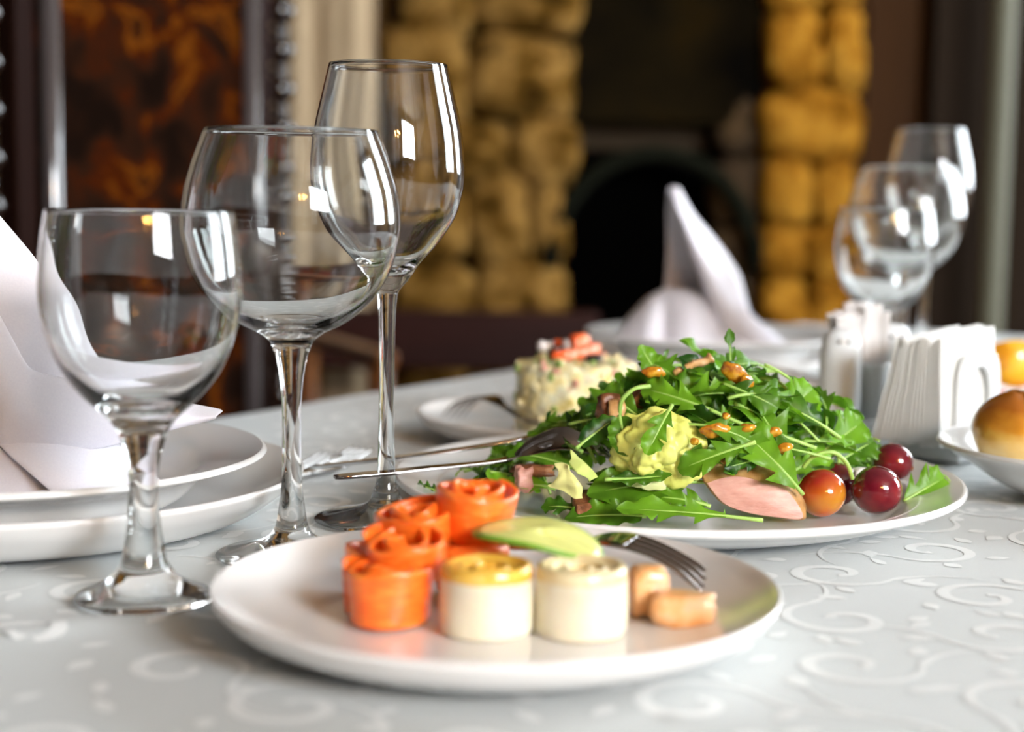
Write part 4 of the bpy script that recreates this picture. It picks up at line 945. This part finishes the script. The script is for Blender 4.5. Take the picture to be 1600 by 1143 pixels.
def shaker(name, dx, h, r, label, cat, holes=2):
    loc = TR + Vector((dx * cos(rzT), dx * sin(rzT), .0078)); t = empty(name, loc, label, cat, rz=0)
    mb = MB(); pr = [(.90, 0)] + [(k_, z * h) for k_, z in spline([(.97, .02), (1.03, .2), (1.06, .45), (1.03, .70), (.97, .86), (.84, .94), (.62, .98), (.35, .995), (.08, 1.0)], 4)]
    oval(mb, 0, 0, r, r * .9, pr, p=2.3); mb.build('body', M['ceramic'], t)
    for k in range(holes):
        MB().lathe([(0, -.0004), (.0013, -.0004), (.0013, .0006), (0, .0005)], 12).build('hole', M['hole'], t, loc=(-.0035 + k * .006, -r * .93, h * .885)).rotation_euler = (radians(72), 0, 0)
    return t
shaker('salt_shaker', -.0242, .0690, .0130, 'white ceramic salt shaker with two dark holes, left on the tray', 'salt shaker')
shaker('pepper_shaker', .0225, .0705, .0112, 'white ceramic pepper shaker at the right back of the tray', 'pepper shaker')
cup = MB(); oval(cup, 0, 0, .0105, .0150, [(.9, 0), (1, .001), (1.04, .044), (1.02, .046), (.90, .046), (.85, .003), (.1, .003)])
cup = cup.build('toothpick_cup', M['ceramic'], loc=TR + Vector((0, 0, .0078))); cup.rotation_euler = (0, 0, rzT); tag(cup, 'narrow white ceramic cup between the shakers holding the paper sachets', 'cup')
random.seed(9)
for i in range(14):
    dx = -.0070 + .014 * (i % 7) / 6; dy = -.003 + .012 * (i // 5) + random.uniform(-.001, .001)
    mb = MB(); hh = .078 + random.uniform(-.004, .003); sp_ = random.uniform(-.002, .004)
    mb.grid(lambda u, v: Vector((lerp(-.0062, .0062, u), .0010 * sin(pi * u) * (1 - .9 * abs(2 * v - 1) ** 4) + (.0012 * sin(u * 9 + i) if v > .93 else 0), lerp(0, hh, v))), 8, 14)
    o = mb.build('toothpick_sachet', M['paperw'], loc=TR + Vector((dx * cos(rzT) - dy * sin(rzT), dx * sin(rzT) + dy * cos(rzT), .0115))); solid(o, .0008)
    o.rotation_euler = (random.uniform(-.04, .04), dx * 20 + random.uniform(-.04, .04), random.uniform(-.35, .35))
    tag(o, 'white paper toothpick sachet in the cup, %s' % ('fanned toward the salt shaker' if i % 7 < 3 else 'standing upright' if i % 7 == 3 else 'fanned toward the pepper shaker'), 'toothpick sachet', 'toothpick sachets in the cup between the shakers')

# ------------------------------------------------------------ napkin holder
NHL = Vector((.2725, .998, .0005)); rzH = radians(-42)
nh = empty('napkin_holder', NHL, 'white ceramic napkin holder with an oval hole, full of paper napkins', 'napkin holder', rz=rzH)
def arch(x, nm):
    W_, Hh, T_ = .028, .067, .0040; n = 40; out = []; inn = []
    for i in range(n):
        a = 2 * pi * i / n; c_, s_ = cos(a), sin(a)
        k_ = 2 / 5; out.append((W_ * (abs(c_) ** k_) * (1 if c_ > 0 else -1) * (1 - .10 * (s_ > 0) * s_), Hh / 2 + Hh / 2 * (abs(s_) ** k_) * (1 if s_ > 0 else -1)))
        inn.append((.0165 * c_, Hh * .60 + .0185 * s_))
    vs = []; 
    for xx in (-T_ / 2, T_ / 2):
        for (y, z) in out: vs.append((x + xx, y, z))
        for (y, z) in inn: vs.append((x + xx, y, z))
    fs = []
    for i in range(n):
        j = (i + 1) % n
        fs += [(i, j, n + j, n + i), (2 * n + i, 3 * n + i, 3 * n + j, 2 * n + j), (i, 2 * n + i, 2 * n + j, j), (n + i, n + j, 3 * n + j, 3 * n + i)]
    return bevel(MB().add(vs, fs).build(nm, M['ceramic'], nh, smooth=False, autosmooth=40), .0012, 3)
arch(.0215, 'side_plate_wall'); arch(-.0215, 'side_plate_wall')
bevel(MB().box((0, 0, .005), (.047, .050, .009)).build('base', M['ceramic'], nh, smooth=False), .0015)
random.seed(12); NN = 15
for i in range(NN):
    f = i / (NN - 1); x0 = lerp(-.0178, .0178, f); tl = lerp(.012, -.004, f) + random.uniform(-.0012, .0012); fl = lerp(-.010, .002, f) * 1.0
    hh = .066 + random.uniform(-.003, .003) + (.004 if i > 9 else 0); up0 = random.uniform(.0105, .0135)
    def fn(u, v, th=.0):
        y = lerp(-.043, .030, u); x = x0 + fl * ((u - .5) * -2 if u < .5 else 0) * (1 - v) * .8 + (tl * .0) + .0010 * sin(u * 5 + i) * v + (tl * .5 * v)
        z = up0 + hh * v - (.004 * (1 - u) * (v > .5))
        return Vector((x, y, z))
    mb = MB(); mb.grid(fn, 14, 10)
    o = mb.build('paper_napkin', M['paper'], loc=NHL); o.rotation_euler = (0, 0, rzH); solid(o, .0013); bevel(o, .0005, 2)
    tag(o, {0: 'leftmost paper napkin in the holder, its edge leaning furthest out', NN - 1: 'last paper napkin, pressed against the holder wall with the oval hole'}.get(i, 'white folded paper napkin between the outer ones in the ceramic holder'), 'paper napkin', 'paper napkins in the ceramic holder')

# ------------------------------------------------------------ bread bowl, tomato plate
BW_ = Vector((.324, .864, .0005))
bp_ = [(0, .0050)] + spline([(.035, .0052), (.052, .010), (.064, .0185), (.074, .0255), (.0815, .0292), (.0825, .0298)], 5) + spline([(.0832, .0286), (.0822, .0265), (.068, .0180), (.055, .0085), (.040, .0010), (.036, 0)], 5) + [(.033, 0), (.031, .0012), (0, .0012)]
bp_ = [(a * 1.06, b) for a, b in bp_]
tag(MB().lathe(bp_, 96).build('bread_bowl', M['china'], loc=BW_), 'white bowl holding glossy golden buns at the right', 'bowl')
def bun(loc, r, seed, label, rz=0):
    q = MB().blob((0, 0, 0), (r, r * .95, r * .76), 28, 0, 1); vs = []
    for p in q.v:
        p = Vector(p); u = p / r
        k_ = 1 + .05 * noise.noise(u * 1.5 + Vector((seed, 0, 0))) + .012 * noise.noise(u * 6)
        g_ = math.exp(-((u.x * .8 + u.z * .25 - .10) / .07) ** 2) * max(0, u.z + .1) * .10; g2 = math.exp(-((u.x * .5 - u.y * .6 + .45) / .08) ** 2) * max(0, u.z) * .08
        p = p * (k_ - g_ - g2); p.z = max(p.z, -r * .46 - .12 * abs(p.z)); vs.append(p)
    o = MB().add(vs, q.f).build('bread_bun', M['bun'], loc=loc); o.rotation_euler = (0, 0, rz); return tag(o, label, 'bread bun', 'buns in the white bowl')
bun((.2775, .852, .0385), .0300, 1, 'shiny golden bread bun at the left of the white bowl', -.3)
bun((.3420, .868, .0330), .0290, 5, 'golden bread bun further right in the white bowl', .8)
G_T = 'tomato wedges on the plate behind the bread'
def wedge(loc, r, ang, rot, m, name, label, cat, group):
    mb = MB(); mb.grid(lambda u, v: Vector((r * sin(pi * u) * cos(ang * (v - .5)), r * sin(pi * u) * sin(ang * (v - .5)), -r * cos(pi * u))), 16, 10)
    for sg in (-.5, .5): mb.grid(lambda u, v: Vector((r * sin(pi * u) * cos(ang * sg) * v, r * sin(pi * u) * sin(ang * sg) * v, -r * cos(pi * u) * lerp(.9, 1, v))), 16, 6)
    o = mb.build(name, M[m], loc=loc); o.rotation_euler = rot; return tag(o, label, cat, group)
wedge((.352, 1.150, .018), .022, 1.3, (1.4, .2, -1.9), 'tomato', 'tomato_wedge', 'red tomato wedge right behind the napkin holder', 'tomato', G_T)
wedge((.385, 1.140, .020), .023, 1.4, (1.5, .4, -1.2), 'tomato', 'tomato_wedge', 'red tomato wedge behind the golden bun', 'tomato', G_T)
wedge((.372, 1.165, .024), .020, 1.2, (1.2, 1.4, -.6), 'tomato', 'tomato_wedge', 'tomato wedge under the yellow pepper', 'tomato', G_T)
wedge((.362, 1.160, .046), .024, 1.6, (1.45, .1, -1.5), 'pepper', 'pepper_piece', 'orange yellow pepper piece on top of the tomatoes, nearest the holder', 'pepper', 'yellow pepper pieces on the tomato heap')
wedge((.392, 1.165, .046), .024, 1.6, (1.5, .6, -1.8), 'pepper', 'pepper_piece', 'orange yellow pepper piece on the tomatoes at the picture edge', 'pepper', 'yellow pepper pieces on the tomato heap')
